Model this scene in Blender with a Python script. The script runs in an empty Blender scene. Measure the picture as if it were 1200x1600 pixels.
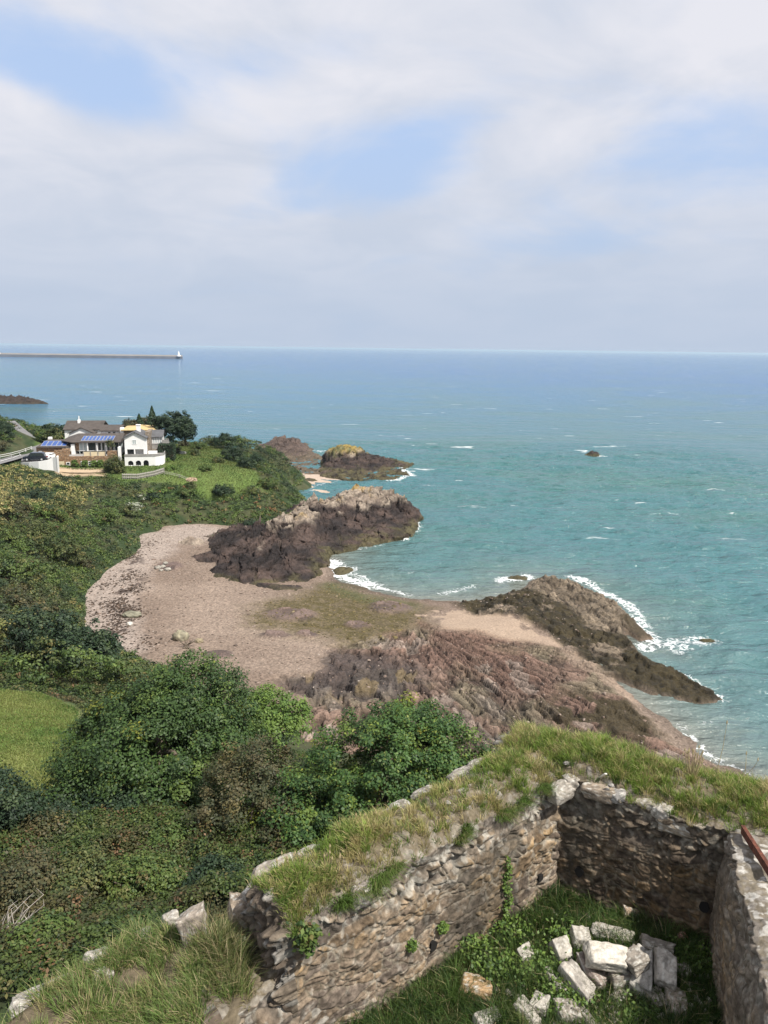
import bpy, math, random
import numpy as np
from mathutils import Vector, Matrix
R = math.radians
random.seed(7); rng = np.random.default_rng(11)
scene = bpy.context.scene
col = scene.collection

# ------------------------------------------------------------------ camera
CZ = 36.0; F_PX = 1180.0; PITCH = R(12.22); ROLL = R(0.73)
cam_d = bpy.data.cameras.new("camera"); cam = bpy.data.objects.new("camera", cam_d); col.objects.link(cam)
cam_d.sensor_fit = 'VERTICAL'; cam_d.sensor_height = 24.0; cam_d.lens = 24.0 * F_PX / 1600.0
cam_d.clip_start = 0.1; cam_d.clip_end = 120000.0
fwd = Vector((0, math.cos(PITCH), -math.sin(PITCH))); right0 = Vector((1, 0, 0)); up0 = right0.cross(fwd)
right = right0 * math.cos(ROLL) + up0 * math.sin(ROLL); up = up0 * math.cos(ROLL) - right0 * math.sin(ROLL)
cam.matrix_world = Matrix(((right.x, up.x, -fwd.x, 0), (right.y, up.y, -fwd.y, 0), (right.z, up.z, -fwd.z, CZ), (0, 0, 0, 1)))
scene.camera = cam

def ray(px, py):
    return fwd + right * ((px - 600) / F_PX) - up * ((py - 800) / F_PX)
def W(px, py, z):                       # survey helper: a sight line meets the level z
    d = ray(px, py); t = (z - CZ) / d.z
    return (d.x * t, d.y * t)
def W3(px, py, z):
    a = W(px, py, z); return (a[0], a[1], z)

# ------------------------------------------------------------------ world, sun, exposure
SUN_EL = R(55); SUN_AZ = R(124)         # azimuth clockwise from +Y
sund = Vector((math.sin(SUN_AZ) * math.cos(SUN_EL), math.cos(SUN_AZ) * math.cos(SUN_EL), math.sin(SUN_EL)))
world = bpy.data.worlds.new("World"); scene.world = world; world.use_nodes = True
nt = world.node_tree; nt.nodes.clear(); N = nt.nodes.new; L = nt.links.new
out = N('ShaderNodeOutputWorld'); bg = N('ShaderNodeBackground'); bg.inputs[1].default_value = 0.1
sky = N('ShaderNodeTexSky'); sky.sky_type = 'NISHITA'; sky.sun_disc = False
sky.sun_elevation = SUN_EL; sky.sun_rotation = SUN_AZ; sky.altitude = 30; sky.dust_density = 2.0
tc = N('ShaderNodeTexCoord'); sep = N('ShaderNodeSeparateXYZ'); L(tc.outputs['Generated'], sep.inputs[0])
def wmath(op, a, b=None, c=None, clamp=False):
    n = N('ShaderNodeMath'); n.operation = op; n.use_clamp = clamp
    for i, v in enumerate((a, b, c)):
        if v is None: continue
        if isinstance(v, (int, float)): n.inputs[i].default_value = v
        else: L(v, n.inputs[i])
    return n.outputs[0]
zc = wmath('MAXIMUM', sep.outputs[2], 0.0); zz = wmath('ADD', zc, 0.22)
comb = N('ShaderNodeCombineXYZ'); L(wmath('DIVIDE', sep.outputs[0], zz), comb.inputs[0]); L(wmath('DIVIDE', sep.outputs[1], zz), comb.inputs[1])
cn = N('ShaderNodeTexNoise'); cn.inputs['Scale'].default_value = 1.35; cn.inputs['Detail'].default_value = 7; cn.inputs['Roughness'].default_value = 0.52; cn.inputs['Distortion'].default_value = 0.35
L(comb.outputs[0], cn.inputs['Vector'])
cn2 = N('ShaderNodeTexNoise'); cn2.inputs['Scale'].default_value = 2.1; cn2.inputs['Detail'].default_value = 8; cn2.inputs['Roughness'].default_value = 0.56; cn2.inputs['Distortion'].default_value = 0.5
L(comb.outputs[0], cn2.inputs['Vector'])
dens = wmath('ADD', wmath('MULTIPLY', wmath('SUBTRACT', cn.outputs[0], 0.5), 2.7), 1.0)
def patch(px, py, hw, hh, amt, tilt=0):
    global dens
    c = ray(px, py).normalized(); r_ = right * math.cos(tilt) + up * math.sin(tilt); u_ = up * math.cos(tilt) - right * math.sin(tilt)
    sub = N('ShaderNodeVectorMath'); sub.operation = 'SUBTRACT'; L(tc.outputs['Generated'], sub.inputs[0]); sub.inputs[1].default_value = c
    acc = None
    for v, h in ((r_, hw), (u_, hh), (c, 400)):
        d = N('ShaderNodeVectorMath'); d.operation = 'DOT_PRODUCT'; L(sub.outputs[0], d.inputs[0]); d.inputs[1].default_value = v * (F_PX / h)
        s = wmath('POWER', wmath('ABSOLUTE', d.outputs['Value']), 2)
        acc = s if acc is None else wmath('ADD', acc, s)
    g = wmath('MULTIPLY', wmath('POWER', 2.718, wmath('MULTIPLY', acc, -1.0)), amt)
    dens = wmath('SUBTRACT', dens, g)
patch(110, 112, 150, 48, 1.3, R(-4)); patch(610, 250, 165, 50, 1.15, R(14)); patch(1190, 250, 160, 80, 0.9)
patch(860, 375, 210, 40, 0.4); patch(430, 90, 120, 50, 0.25); patch(620, 300, 60, 20, 0.3)
cm = N('ShaderNodeMapRange'); cm.interpolation_type = 'SMOOTHSTEP'; L(dens, cm.inputs[0]); cm.inputs[1].default_value = 0.08; cm.inputs[2].default_value = 0.86; cm.inputs[3].default_value = 0.02; cm.inputs[4].default_value = 1.0
cr = N('ShaderNodeValToRGB'); L(cn2.outputs[0], cr.inputs[0])
cr.color_ramp.elements[0].position = 0.36; cr.color_ramp.elements[0].color = (5.05, 5.4, 6.2, 1)
cr.color_ramp.elements[1].position = 0.62; cr.color_ramp.elements[1].color = (6.3, 6.35, 6.85, 1)
mix = N('ShaderNodeMix'); mix.data_type = 'RGBA'; L(cm.outputs[0], mix.inputs[0]); L(cr.outputs[0], mix.inputs[7])
skyb = N('ShaderNodeMix'); skyb.data_type = 'RGBA'; skyb.inputs[0].default_value = 0.8; L(sky.outputs[0], skyb.inputs[6]); skyb.inputs[7].default_value = (4.05, 5.3, 7.6, 1)
L(skyb.outputs[2], mix.inputs[6])
hz = N('ShaderNodeMapRange'); L(sep.outputs[2], hz.inputs[0]); hz.inputs[1].default_value = 0.0; hz.inputs[2].default_value = 0.28; hz.inputs[3].default_value = 0.9; hz.inputs[4].default_value = 0.0; hz.interpolation_type = 'SMOOTHSTEP'
mix2 = N('ShaderNodeMix'); mix2.data_type = 'RGBA'; L(hz.outputs[0], mix2.inputs[0]); L(mix.outputs[2], mix2.inputs[6]); mix2.inputs[7].default_value = (3.9, 4.6, 5.75, 1)
L(mix2.outputs[2], bg.inputs[0]); L(bg.outputs[0], out.inputs[0])
sun_d = bpy.data.lights.new("sun", 'SUN'); sun_d.energy = 5.0; sun_d.angle = R(0.6); sun_d.color = (1.0, 0.95, 0.87)
sun_o = bpy.data.objects.new("sun", sun_d); col.objects.link(sun_o); sun_o.rotation_euler = (-sund).to_track_quat('-Z', 'Y').to_euler(); sun_o.location = (40, -40, 90)
scene.view_settings.view_transform = 'Standard'; scene.view_settings.look = 'None'; scene.view_settings.exposure = 0.36; scene.view_settings.gamma = 1.0
scene.cycles.max_bounces = 6; scene.cycles.transparent_max_bounces = 8; scene.cycles.volume_bounces = 0

# ------------------------------------------------------------------ numeric helpers
def h2(ix, iy, s=0):
    h = (ix.astype(np.int64) * 374761393 + iy.astype(np.int64) * 668265263 + s * 1274126177) & 0xffffffff
    h = ((h ^ (h >> 13)) * 1274126177) & 0xffffffff
    h = (h ^ (h >> 16)); h = (h * 2246822519) & 0xffffffff; h ^= h >> 15
    return (h & 0xffffff) / float(0xffffff)
def vnoise(x, y, s=0):
    x = np.asarray(x, float); y = np.asarray(y, float)
    x0 = np.floor(x); y0 = np.floor(y); fx = x - x0; fy = y - y0
    fx = fx * fx * fx * (fx * (fx * 6 - 15) + 10); fy = fy * fy * fy * (fy * (fy * 6 - 15) + 10)
    a = h2(x0, y0, s); b = h2(x0 + 1, y0, s); c = h2(x0, y0 + 1, s); d = h2(x0 + 1, y0 + 1, s)
    return (a + (b - a) * fx) * (1 - fy) + (c + (d - c) * fx) * fy
def fbm(x, y, o=4, s=0, g=0.5):
    v = 0; a = 1.0; t = 0
    for i in range(o):
        v = v + a * vnoise(x, y, s + i * 17); t += a; a *= g
        x, y = 1.93 * x * 0.8 - 1.93 * y * 0.6 + 5.3, 1.93 * x * 0.6 + 1.93 * y * 0.8 + 9.1
    return v / t
def ridged(x, y, o=4, s=0):
    v = 0; a = 1.0; t = 0
    for i in range(o):
        v = v + a * (1 - np.abs(2 * vnoise(x, y, s + i * 31) - 1)); t += a; a *= 0.5
        x = x * 2.03 + 3.1; y = y * 2.03 + 7.7
    return v / t
def voro(x, y, s=0, jit=0.9):
    x0 = np.floor(x); y0 = np.floor(y)
    f1 = np.full(x.shape, 9.0); f2 = np.full(x.shape, 9.0); rid = np.zeros(x.shape); rid2 = np.zeros(x.shape); ddx = np.zeros(x.shape); ddy = np.zeros(x.shape)
    for i in (-1, 0, 1):
        for j in (-1, 0, 1):
            cx = x0 + i; cy = y0 + j
            px_ = cx + 0.5 + (h2(cx, cy, s) - 0.5) * jit; py_ = cy + 0.5 + (h2(cx, cy, s + 5) - 0.5) * jit
            d = np.hypot(x - px_, y - py_); m = d < f1
            f2 = np.where(m, f1, np.minimum(f2, d)); f1 = np.where(m, d, f1)
            rid = np.where(m, h2(cx, cy, s + 9), rid); rid2 = np.where(m, h2(cx, cy, s + 13), rid2)
            ddx = np.where(m, x - px_, ddx); ddy = np.where(m, y - py_, ddy)
    return f1, f2, rid, rid2, ddx, ddy
def sstep(a, b, x):
    t = np.clip((x - a) / (b - a), 0, 1); return t * t * (3 - 2 * t)
def sdf(poly, X, Y):                    # positive inside
    X = np.asarray(X, float); Y = np.asarray(Y, float)
    d = np.full(X.shape, 1e9); ins = np.zeros(X.shape, bool); n = len(poly)
    for i in range(n):
        x1, y1 = poly[i][:2]; x2, y2 = poly[(i + 1) % n][:2]
        ex, ey = x2 - x1, y2 - y1; l2 = ex * ex + ey * ey + 1e-12
        t = np.clip(((X - x1) * ex + (Y - y1) * ey) / l2, 0, 1)
        d = np.minimum(d, np.hypot(X - x1 - t * ex, Y - y1 - t * ey))
        if y1 != y2:
            c = ((y1 > Y) != (y2 > Y)) & (X < (x2 - x1) * (Y - y1) / (y2 - y1) + x1); ins ^= c
    return np.where(ins, d, -d)
def linedist(pts, X, Y):
    d = np.full(np.shape(X), 1e9)
    for i in range(len(pts) - 1):
        x1, y1 = pts[i][:2]; x2, y2 = pts[i + 1][:2]; ex, ey = x2 - x1, y2 - y1; l2 = ex * ex + ey * ey + 1e-12
        t = np.clip(((X - x1) * ex + (Y - y1) * ey) / l2, 0, 1); d = np.minimum(d, np.hypot(X - x1 - t * ex, Y - y1 - t * ey))
    return d
def PW(lst, z=0.0):                     # outline traced at level z -> map coordinates
    return [W(p[0], p[1], p[2] if len(p) > 2 else z) for p in lst]
class RBF:
    def __init__(s, pts):
        P = np.array(pts, float); s.p = P[:, :2]; n = len(P)
        D = np.hypot(P[:, None, 0] - P[None, :, 0], P[:, None, 1] - P[None, :, 1])
        A = np.zeros((n + 3, n + 3)); A[:n, :n] = D - np.eye(n) * 0.6; A[:n, n] = 1; A[:n, n + 1:n + 3] = s.p; A[n:, :n] = A[:n, n:].T
        s.w = np.linalg.solve(A, np.concatenate([P[:, 2], np.zeros(3)])); s.n = n
    def __call__(s, X, Y):
        X = np.asarray(X, float); Y = np.asarray(Y, float); r = s.w[s.n] + s.w[s.n + 1] * X + s.w[s.n + 2] * Y
        for i in range(s.n): r = r + s.w[i] * np.hypot(X - s.p[i, 0], Y - s.p[i, 1])
        return r
def lerp(a, b, t): return a + (b - a) * t
def mixc(A, B, t):
    A = np.asarray(A, float); B = np.asarray(B, float); t = np.asarray(t)[..., None]; return A * (1 - t) + B * t

# ------------------------------------------------------------------ object helpers
def tag(o, label=None, cat=None, group=None, kind=None):
    if label: o['label'] = label
    if cat: o['category'] = cat
    if group: o['group'] = group
    if kind: o['kind'] = kind
    return o
def empty(name, loc=(0, 0, 0), rz=0.0):
    o = bpy.data.objects.new(name, None); col.objects.link(o); o.location = loc; o.rotation_euler = (0, 0, rz); o.empty_display_size = 0.3
    return o
def mesh_np(name, V, Fc, mat, C=None, parent=None, smooth=False, extra=None):
    """V (n,3), Fc (m,3|4) int arrays or list of such arrays"""
    V = np.ascontiguousarray(V, dtype=np.float32); me = bpy.data.meshes.new(name)
    if not isinstance(Fc, (list, tuple)): Fc = [Fc]
    Fc = [np.asarray(f, dtype=np.int32) for f in Fc if len(f)]
    idx = np.concatenate([f.ravel() for f in Fc]); tot = np.concatenate([np.full(len(f), f.shape[1], np.int32) for f in Fc])
    st = np.concatenate([[0], np.cumsum(tot)[:-1]]).astype(np.int32)
    me.vertices.add(len(V)); me.vertices.foreach_set('co', V.ravel())
    me.loops.add(len(idx)); me.loops.foreach_set('vertex_index', idx)
    me.polygons.add(len(tot)); me.polygons.foreach_set('loop_start', st); me.polygons.foreach_set('loop_total', tot)
    if smooth: me.polygons.foreach_set('use_smooth', np.ones(len(tot), bool))
    me.update(calc_edges=True)
    if C is not None:
        a = me.color_attributes.new('col', 'FLOAT_COLOR', 'POINT'); c4 = np.ones((len(V), 4), np.float32); c4[:, :3] = C; a.data.foreach_set('color', c4.ravel())
    if extra:
        for k, v in extra.items():
            a = me.attributes.new(k, 'FLOAT', 'POINT'); a.data.foreach_set('value', np.ascontiguousarray(v, dtype=np.float32).ravel())
    if mat: me.materials.append(mat)
    o = bpy.data.objects.new(name, me); col.objects.link(o)
    if parent: o.parent = parent
    return o
def gridfaces(nu, nv, keep=None):
    i = np.arange(nu - 1)[:, None] * nv + np.arange(nv - 1)[None, :]
    f = np.stack([i, i + nv, i + nv + 1, i + 1], -1).reshape(-1, 4)
    if keep is not None:
        k = (keep[:-1, :-1] | keep[1:, :-1] | keep[:-1, 1:] | keep[1:, 1:]).ravel(); f = f[k]
    return f
def compact(V, f, *arrs):
    u, inv = np.unique(f, return_inverse=True); return V[u], inv.reshape(f.shape), [a[u] for a in arrs]

class MB:                                # small mesh builder for hard-surface parts
    def __init__(s): s.v = []; s.f = []
    def add(s, vs, fs):
        b = len(s.v); s.v += [tuple(v) for v in vs]; s.f += [tuple(b + i for i in f) for f in fs]; return s
    def box(s, x0, x1, y0, y1, z0, z1):
        return s.add([(x0, y0, z0), (x1, y0, z0), (x1, y1, z0), (x0, y1, z0), (x0, y0, z1), (x1, y0, z1), (x1, y1, z1), (x0, y1, z1)],
                     [(3, 2, 1, 0), (4, 5, 6, 7), (0, 1, 5, 4), (1, 2, 6, 5), (2, 3, 7, 6), (3, 0, 4, 7)])
    def prism(s, poly, a, b):            # poly: list of 3D pts, extruded by vector (b-a)
        n = len(poly); d = Vector(b) - Vector(a); vs = [tuple(Vector(p)) for p in poly] + [tuple(Vector(p) + d) for p in poly]
        return s.add(vs, [tuple(range(n))[::-1], tuple(range(n, 2 * n))] + [(i, (i + 1) % n, n + (i + 1) % n, n + i) for i in range(n)])
    def tube(s, pts, rad, n=6):
        pts = [Vector(p) for p in pts]; rad = rad if isinstance(rad, (list, tuple)) else [rad] * len(pts); base = len(s.v)
        for i, p in enumerate(pts):
            t = (pts[min(i + 1, len(pts) - 1)] - pts[max(i - 1, 0)]).normalized()
            a = t.cross(Vector((0, 0, 1)) if abs(t.z) < .9 else Vector((1, 0, 0))).normalized(); b = t.cross(a)
            for k in range(n): s.v.append(tuple(p + (a * math.cos(2 * math.pi * k / n) + b * math.sin(2 * math.pi * k / n)) * rad[i]))
        for i in range(len(pts) - 1):
            for k in range(n): s.f.append((base + i * n + k, base + i * n + (k + 1) % n, base + (i + 1) * n + (k + 1) % n, base + (i + 1) * n + k))
        s.f.append(tuple(base + k for k in range(n))[::-1]); s.f.append(tuple(base + (len(pts) - 1) * n + k for k in range(n))); return s
    def build(s, name, mat, parent=None, smooth=False, bevel=0):
        me = bpy.data.meshes.new(name); me.from_pydata(s.v, [], s.f); me.update()
        if smooth: me.polygons.foreach_set('use_smooth', np.ones(len(me.polygons), bool))
        me.materials.append(mat); o = bpy.data.objects.new(name, me); col.objects.link(o)
        if parent: o.parent = parent
        if bevel: m = o.modifiers.new('bevel', 'BEVEL'); m.width = bevel; m.segments = 2
        return o

# ------------------------------------------------------------------ materials
def newmat(name):
    m = bpy.data.materials.new(name); m.use_nodes = True; t = m.node_tree; t.nodes.clear()
    o = t.nodes.new('ShaderNodeOutputMaterial'); b = t.nodes.new('ShaderNodeBsdfPrincipled'); t.links.new(b.outputs[0], o.inputs[0])
    return m, t, b, o
def mat_vc(name, rough=0.85, nscale=3.0, namt=0.35, bscale=8.0, bstr=0.4, bdist=0.05, spec=0.3, nscale2=None, detail=6):
    """vertex 'col' albedo x fine procedural variation + bump"""
    m, t, b, o = newmat(name); N = t.nodes.new; L = t.links.new
    a = N('ShaderNodeAttribute'); a.attribute_name = 'col'; tcn = N('ShaderNodeTexCoord')
    n = N('ShaderNodeTexNoise'); n.inputs['Scale'].default_value = nscale; n.inputs['Detail'].default_value = detail; n.inputs['Roughness'].default_value = 0.65; L(tcn.outputs['Object'], n.inputs['Vector'])
    mr = N('ShaderNodeMapRange'); L(n.outputs[0], mr.inputs[0]); mr.inputs[1].default_value = 0.3; mr.inputs[2].default_value = 0.7; mr.inputs[3].default_value = 1 - namt; mr.inputs[4].default_value = 1 + namt
    mx = N('ShaderNodeVectorMath'); mx.operation = 'SCALE'; L(a.outputs['Color'], mx.inputs[0]); L(mr.outputs[0], mx.inputs['Scale'])
    L(mx.outputs[0], b.inputs['Base Color']); b.inputs['Roughness'].default_value = rough; b.inputs['Specular IOR Level'].default_value = spec
    n2 = N('ShaderNodeTexNoise'); n2.inputs['Scale'].default_value = bscale; n2.inputs['Detail'].default_value = 8; n2.inputs['Roughness'].default_value = 0.6; L(tcn.outputs['Object'], n2.inputs['Vector'])
    bp = N('ShaderNodeBump'); bp.inputs['Strength'].default_value = bstr; bp.inputs['Distance'].default_value = bdist; L(n2.outputs[0], bp.inputs['Height']); L(bp.outputs[0], b.inputs['Normal'])
    return m
def mat_leaf(name, trans=0.16, rough=0.55):
    m, t, b, o = newmat(name); N = t.nodes.new; L = t.links.new
    a = N('ShaderNodeAttribute'); a.attribute_name = 'col'; L(a.outputs['Color'], b.inputs['Base Color']); b.inputs['Roughness'].default_value = rough; b.inputs['Specular IOR Level'].default_value = 0.3
    tr = N('ShaderNodeBsdfTranslucent'); hs = N('ShaderNodeHueSaturation'); hs.inputs['Value'].default_value = 1.2; L(a.outputs['Color'], hs.inputs['Color']); L(hs.outputs[0], tr.inputs[0])
    ms = N('ShaderNodeMixShader'); ms.inputs[0].default_value = trans; L(b.outputs[0], ms.inputs[1]); L(tr.outputs[0], ms.inputs[2]); L(ms.outputs[0], o.inputs[0])
    return m
def mat_plain(name, c, rough=0.7, namt=0.12, nscale=2.0, metal=0.0, spec=0.4, bstr=0.15, bscale=20):
    m, t, b, o = newmat(name); N = t.nodes.new; L = t.links.new; tcn = N('ShaderNodeTexCoord')
    n = N('ShaderNodeTexNoise'); n.inputs['Scale'].default_value = nscale; n.inputs['Detail'].default_value = 6; L(tcn.outputs['Object'], n.inputs['Vector'])
    r = N('ShaderNodeValToRGB'); L(n.outputs[0], r.inputs[0]); r.color_ramp.elements[0].position = .3; r.color_ramp.elements[1].position = .7
    r.color_ramp.elements[0].color = tuple(x * (1 - namt) for x in c) + (1,); r.color_ramp.elements[1].color = tuple(min(1, x * (1 + namt)) for x in c) + (1,)
    L(r.outputs[0], b.inputs['Base Color']); b.inputs['Roughness'].default_value = rough; b.inputs['Metallic'].default_value = metal; b.inputs['Specular IOR Level'].default_value = spec
    n2 = N('ShaderNodeTexNoise'); n2.inputs['Scale'].default_value = bscale; L(tcn.outputs['Object'], n2.inputs['Vector'])
    bp = N('ShaderNodeBump'); bp.inputs['Strength'].default_value = bstr; bp.inputs['Distance'].default_value = 0.02; L(n2.outputs[0], bp.inputs['Height']); L(bp.outputs[0], b.inputs['Normal'])
    return m
def mat_stonewall(name, c1, c2, c3, scale=2.2):
    m, t, b, o = newmat(name); N = t.nodes.new; L = t.links.new; tcn = N('ShaderNodeTexCoord')
    mp = N('ShaderNodeMapping'); mp.inputs['Scale'].default_value = (1, 1, 1.7); L(tcn.outputs['Object'], mp.inputs[0])
    v = N('ShaderNodeTexVoronoi'); v.inputs['Scale'].default_value = scale; L(mp.outputs[0], v.inputs['Vector'])
    v2 = N('ShaderNodeTexVoronoi'); v2.feature = 'DISTANCE_TO_EDGE'; v2.inputs['Scale'].default_value = scale; L(mp.outputs[0], v2.inputs['Vector'])
    r = N('ShaderNodeValToRGB'); s = N('ShaderNodeSeparateColor'); L(v.outputs['Color'], s.inputs[0]); L(s.outputs[0], r.inputs[0])
    r.color_ramp.elements[0].color = c1 + (1,); r.color_ramp.elements[1].color = c2 + (1,); e = r.color_ramp.elements.new(.5); e.color = c3 + (1,)
    mm = N('ShaderNodeMapRange'); L(v2.outputs['Distance'], mm.inputs[0]); mm.inputs[1].default_value = 0.03; mm.inputs[2].default_value = 0.09
    mx = N('ShaderNodeMix'); mx.data_type = 'RGBA'; L(mm.outputs[0], mx.inputs[0]); mx.inputs[6].default_value = (.16, .12, .085, 1); L(r.outputs[0], mx.inputs[7]); L(mx.outputs[2], b.inputs['Base Color'])
    b.inputs['Roughness'].default_value = .9; bp = N('ShaderNodeBump'); bp.inputs['Distance'].default_value = .06; L(mm.outputs[0], bp.inputs['Height']); L(bp.outputs[0], b.inputs['Normal'])
    return m
M_ground = mat_vc('earth', 0.95, 1.3, .35, 3, .5, .2)
M_beach = mat_vc('shingle', 0.9, 4.5, .30, 5.0, .6, .12, spec=0.2, detail=3)
M_reef = mat_vc('reef_rock', 0.85, 3.2, .42, 5.5, 1.0, .22, spec=0.35)
M_rock = mat_vc('headland_rock', 0.85, 1.6, .35, 2.6, .9, .45, spec=0.3)
M_leaf = mat_leaf('leaf'); M_grass = mat_leaf('grass_blade', .28, .6)
M_bark = mat_plain('bark', (.12, .095, .07), .9, .3, 6, bstr=.6)
M_wall = mat_vc('rubble_masonry', 0.92, 14, .38, 26, .7, .02, spec=0.2)
M_soil = mat_vc('soil', 0.97, 10, .4, 20, .6, .03, spec=.1)
M_block = mat_vc('granite_block', 0.9, 22, .30, 30, .8, .02, spec=.25)

# ------------------------------------------------------------------ TERRAIN
land_px = [(380, 690), (400, 760), (500, 800), (515, 862), (512, 885), (530, 910), (590, 925), (640, 936), (700, 937), (745, 940), (800, 930), (838, 912), (870, 925), (905, 945), (940, 975), (965, 1000), (940, 1010), (930, 1030), (960, 1062), (1000, 1095), (1050, 1135), (1110, 1185), (1150, 1204), (1200, 1224), (1320, 1270)]
land_w = PW(land_px, 0.0) + [(45, 30), (-120, 30), (-120, 230), (-40, 230)]
FAN = (4.5, 92.6)
reef1_px = [(436, 1078), (495, 1062), (508, 1030), (560, 1012), (640, 985), (655, 968), (690, 985), (760, 995), (830, 1000), (890, 1008), (950, 1045), (985, 1085), (1040, 1135), (1100, 1182), (1150, 1202), (1120, 1260), (700, 1300), (430, 1200), (470, 1120)]
reef2_px = [(700, 940), (745, 938), (800, 925), (830, 908), (850, 899), (900, 906), (950, 935), (990, 968), (975, 990), (1010, 1025), (1065, 1050), (1138, 1090), (1090, 1100), (1000, 1072), (925, 1040), (865, 1000), (805, 968), (740, 966)]
reef3_px = [(965, 975), (990, 972), (1018, 995), (1000, 998)]
sand_px = [(665, 962), (720, 955), (790, 962), (850, 990), (905, 1015), (965, 1068), (950, 1072), (880, 1025), (830, 1008), (760, 1002), (700, 990)]
weed_px = [(515, 905), (590, 930), (650, 940), (660, 975), (640, 995), (560, 1015), (480, 1000), (400, 985), (390, 960), (450, 935)]
reef1 = PW(reef1_px, 1.0); reef2 = PW(reef2_px, .4); reef3 = PW(reef3_px, .2); sandp = PW(sand_px, .8); weedp = PW(weed_px, 1.0)
spots_px = [(455, 965, 42, 11), (430, 1003, 28, 5), (480, 1000, 18, 5), (610, 945, 36, 12), (560, 980, 20, 6), (340, 1040, 24, 9), (200, 970, 10, 4), (265, 893, 20, 6)]
spots = [(W(a, b, 1.2), W(a + c, b, 1.2)[0] - W(a, b, 1.2)[0], W(a, b - d, 1.2)[1] - W(a, b, 1.2)[1]) for a, b, c, d in spots_px]

def shore(X, Y):
    """height and colour of the foreshore"""
    d = sdf(land_w, X, Y); wob = (fbm(X * .25, Y * .25, 3, 3) - .5) * 2.0
    dd = d + wob * .8
    base = np.where(dd > 0, 3.4 * (1 - np.exp(-np.maximum(dd, 0) / 30)), np.maximum(0.09 * dd, -1.6))
    base += (fbm(X * .5, Y * .5, 3, 8) - .5) * .12
    # reef 1: strata fanning out from FAN
    ax = X - FAN[0]; ay = Y - FAN[1]; rr = np.hypot(ax, ay); phi = np.arctan2(ax, -ay)
    wx = (fbm(X * .35, Y * .35, 3, 21) - .5)
    t1 = phi * 17 + wx * 1.6
    s1 = rr * .45 + wx * 2
    def slabs(t, s, k):
        n = vnoise(t * .9, s * .25, k) * 2.2 + t * .9; fr = n - np.floor(n); saw = np.where(fr < .78, fr / .78, (1 - fr) / .22)
        n2 = vnoise(t * 2.3, s * .7, k + 3) * 1.6 + t * 2.1; f2_ = n2 - np.floor(n2); saw2 = np.where(f2_ < .75, f2_ / .75, (1 - f2_) / .25)
        return saw * .72 + saw2 * .28
    sl1 = slabs(t1, s1, 5)
    f1, f2, r1, r2, _, _ = voro(t1 * 1.0, s1 * .32, 2)
    crack = sstep(0, .12, f2 - f1)
    g1, g2, q1, q2, gx, gy = voro(X * .55, Y * .42, 41)
    m1 = sstep(-1.0, 1.6, sdf(reef1, X, Y) + wob * 1.6)
    hi1 = fbm(X * .12, Y * .12, 3, 77)
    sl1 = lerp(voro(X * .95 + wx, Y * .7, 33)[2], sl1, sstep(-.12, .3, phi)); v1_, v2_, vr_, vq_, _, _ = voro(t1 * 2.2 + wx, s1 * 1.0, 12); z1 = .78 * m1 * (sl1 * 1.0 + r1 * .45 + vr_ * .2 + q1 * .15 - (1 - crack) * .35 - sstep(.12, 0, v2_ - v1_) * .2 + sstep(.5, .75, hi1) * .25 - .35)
    bowl = np.exp(-(((X + 3.5) / 7) ** 2 + ((Y - 74) / 7) ** 2)); z1 += m1 * bowl * q1 * 1.1
    # reef 2: ridge at the water's edge
    dr = np.array([10.0, -42.0]); dr /= np.hypot(*dr); s2 = (X - 25) * dr[0] + (Y - 114) * dr[1]; t2 = -(X - 25) * dr[1] + (Y - 114) * dr[0] + 0
    d2 = sdf(reef2, X, Y) + wob * .7; m2 = sstep(-.6, .8, d2)
    sl2 = slabs(t2 * .9 + wx * 2, s2 * .3, 61)
    rid = linedist(PW([(868, 910), (905, 928), (955, 950), (975, 968)], 1.0), X, Y)
    hgt2 = .28 + .72 * np.exp(-(rid / 3.0) ** 4) * (.5 + .9 * voro(X * .33, Y * .3, 52)[2])
    z2 = m2 * (hgt2 * (.5 + .55 * sl2 + .35 * q1) + .3 * r1 + .3 * voro(X * 1.3, Y * 1.1, 47)[2] + .22 * vnoise(X * 2.6, Y * 2.2, 48) + .55 * voro(t2 * .9 + wx, s2 * .55 + wx, 58)[2] - .55) + np.where(dd < 0, m2 * (-base + .12), 0)
    m3 = sstep(-.8, .6, sdf(reef3, X, Y) + wob * .4); z3 = m3 * (.5 + .4 * q1 - base * (dd < 0))
    ms = np.zeros_like(X)
    for (c, a, b) in spots:
        ms = np.maximum(ms, sstep(1.25, .6, np.hypot((X - c[0]) / a, (Y - c[1]) / b) + wob * .18))
    z4 = ms * (.1 + .35 * q1 + .15 * r1)
    base = np.where(base > 0, base * (1 - .55 * m1) , base); Z = base + z1 + np.maximum(z2, 0) + np.maximum(z3, 0) + z4 * (1 - m1)
    rockm = np.maximum(np.maximum(m1, m2), np.maximum(m3, ms))
    # colour, with crevice shade put in on the reefs
    pebn = fbm(X * 1.7, Y * 1.7, 3, 90); big = fbm(X * .09, Y * .09, 3, 91)
    sp = h2(np.floor(X * 6.2), np.floor(Y * 4.2), 3)
    C = mixc((.225, .168, .13), (.305, .235, .185), sstep(.3, .7, big))
    upper = sstep(-2.0, 2.0, linedist(PW([(120, 1010), (128, 935), (185, 868), (232, 838), (300, 825)], 3), X, Y) * -1 + 6.5 + wob * 2)
    C = mixc(C, (.36, .295, .25), upper)
    olive = sstep(-4, 3, sdf(weedp, X, Y) + wob * 2.5)
    C = mixc(C, (.105, .085, .036), olive * (.75 + .25 * sstep(.35, .6, pebn)))
    C = mixc(C, (.075, .1, .035), olive * sstep(6, 1, linedist(PW([(530, 910), (590, 932), (625, 945)], .5), X, Y) + wob * 2) * .7)
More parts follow.
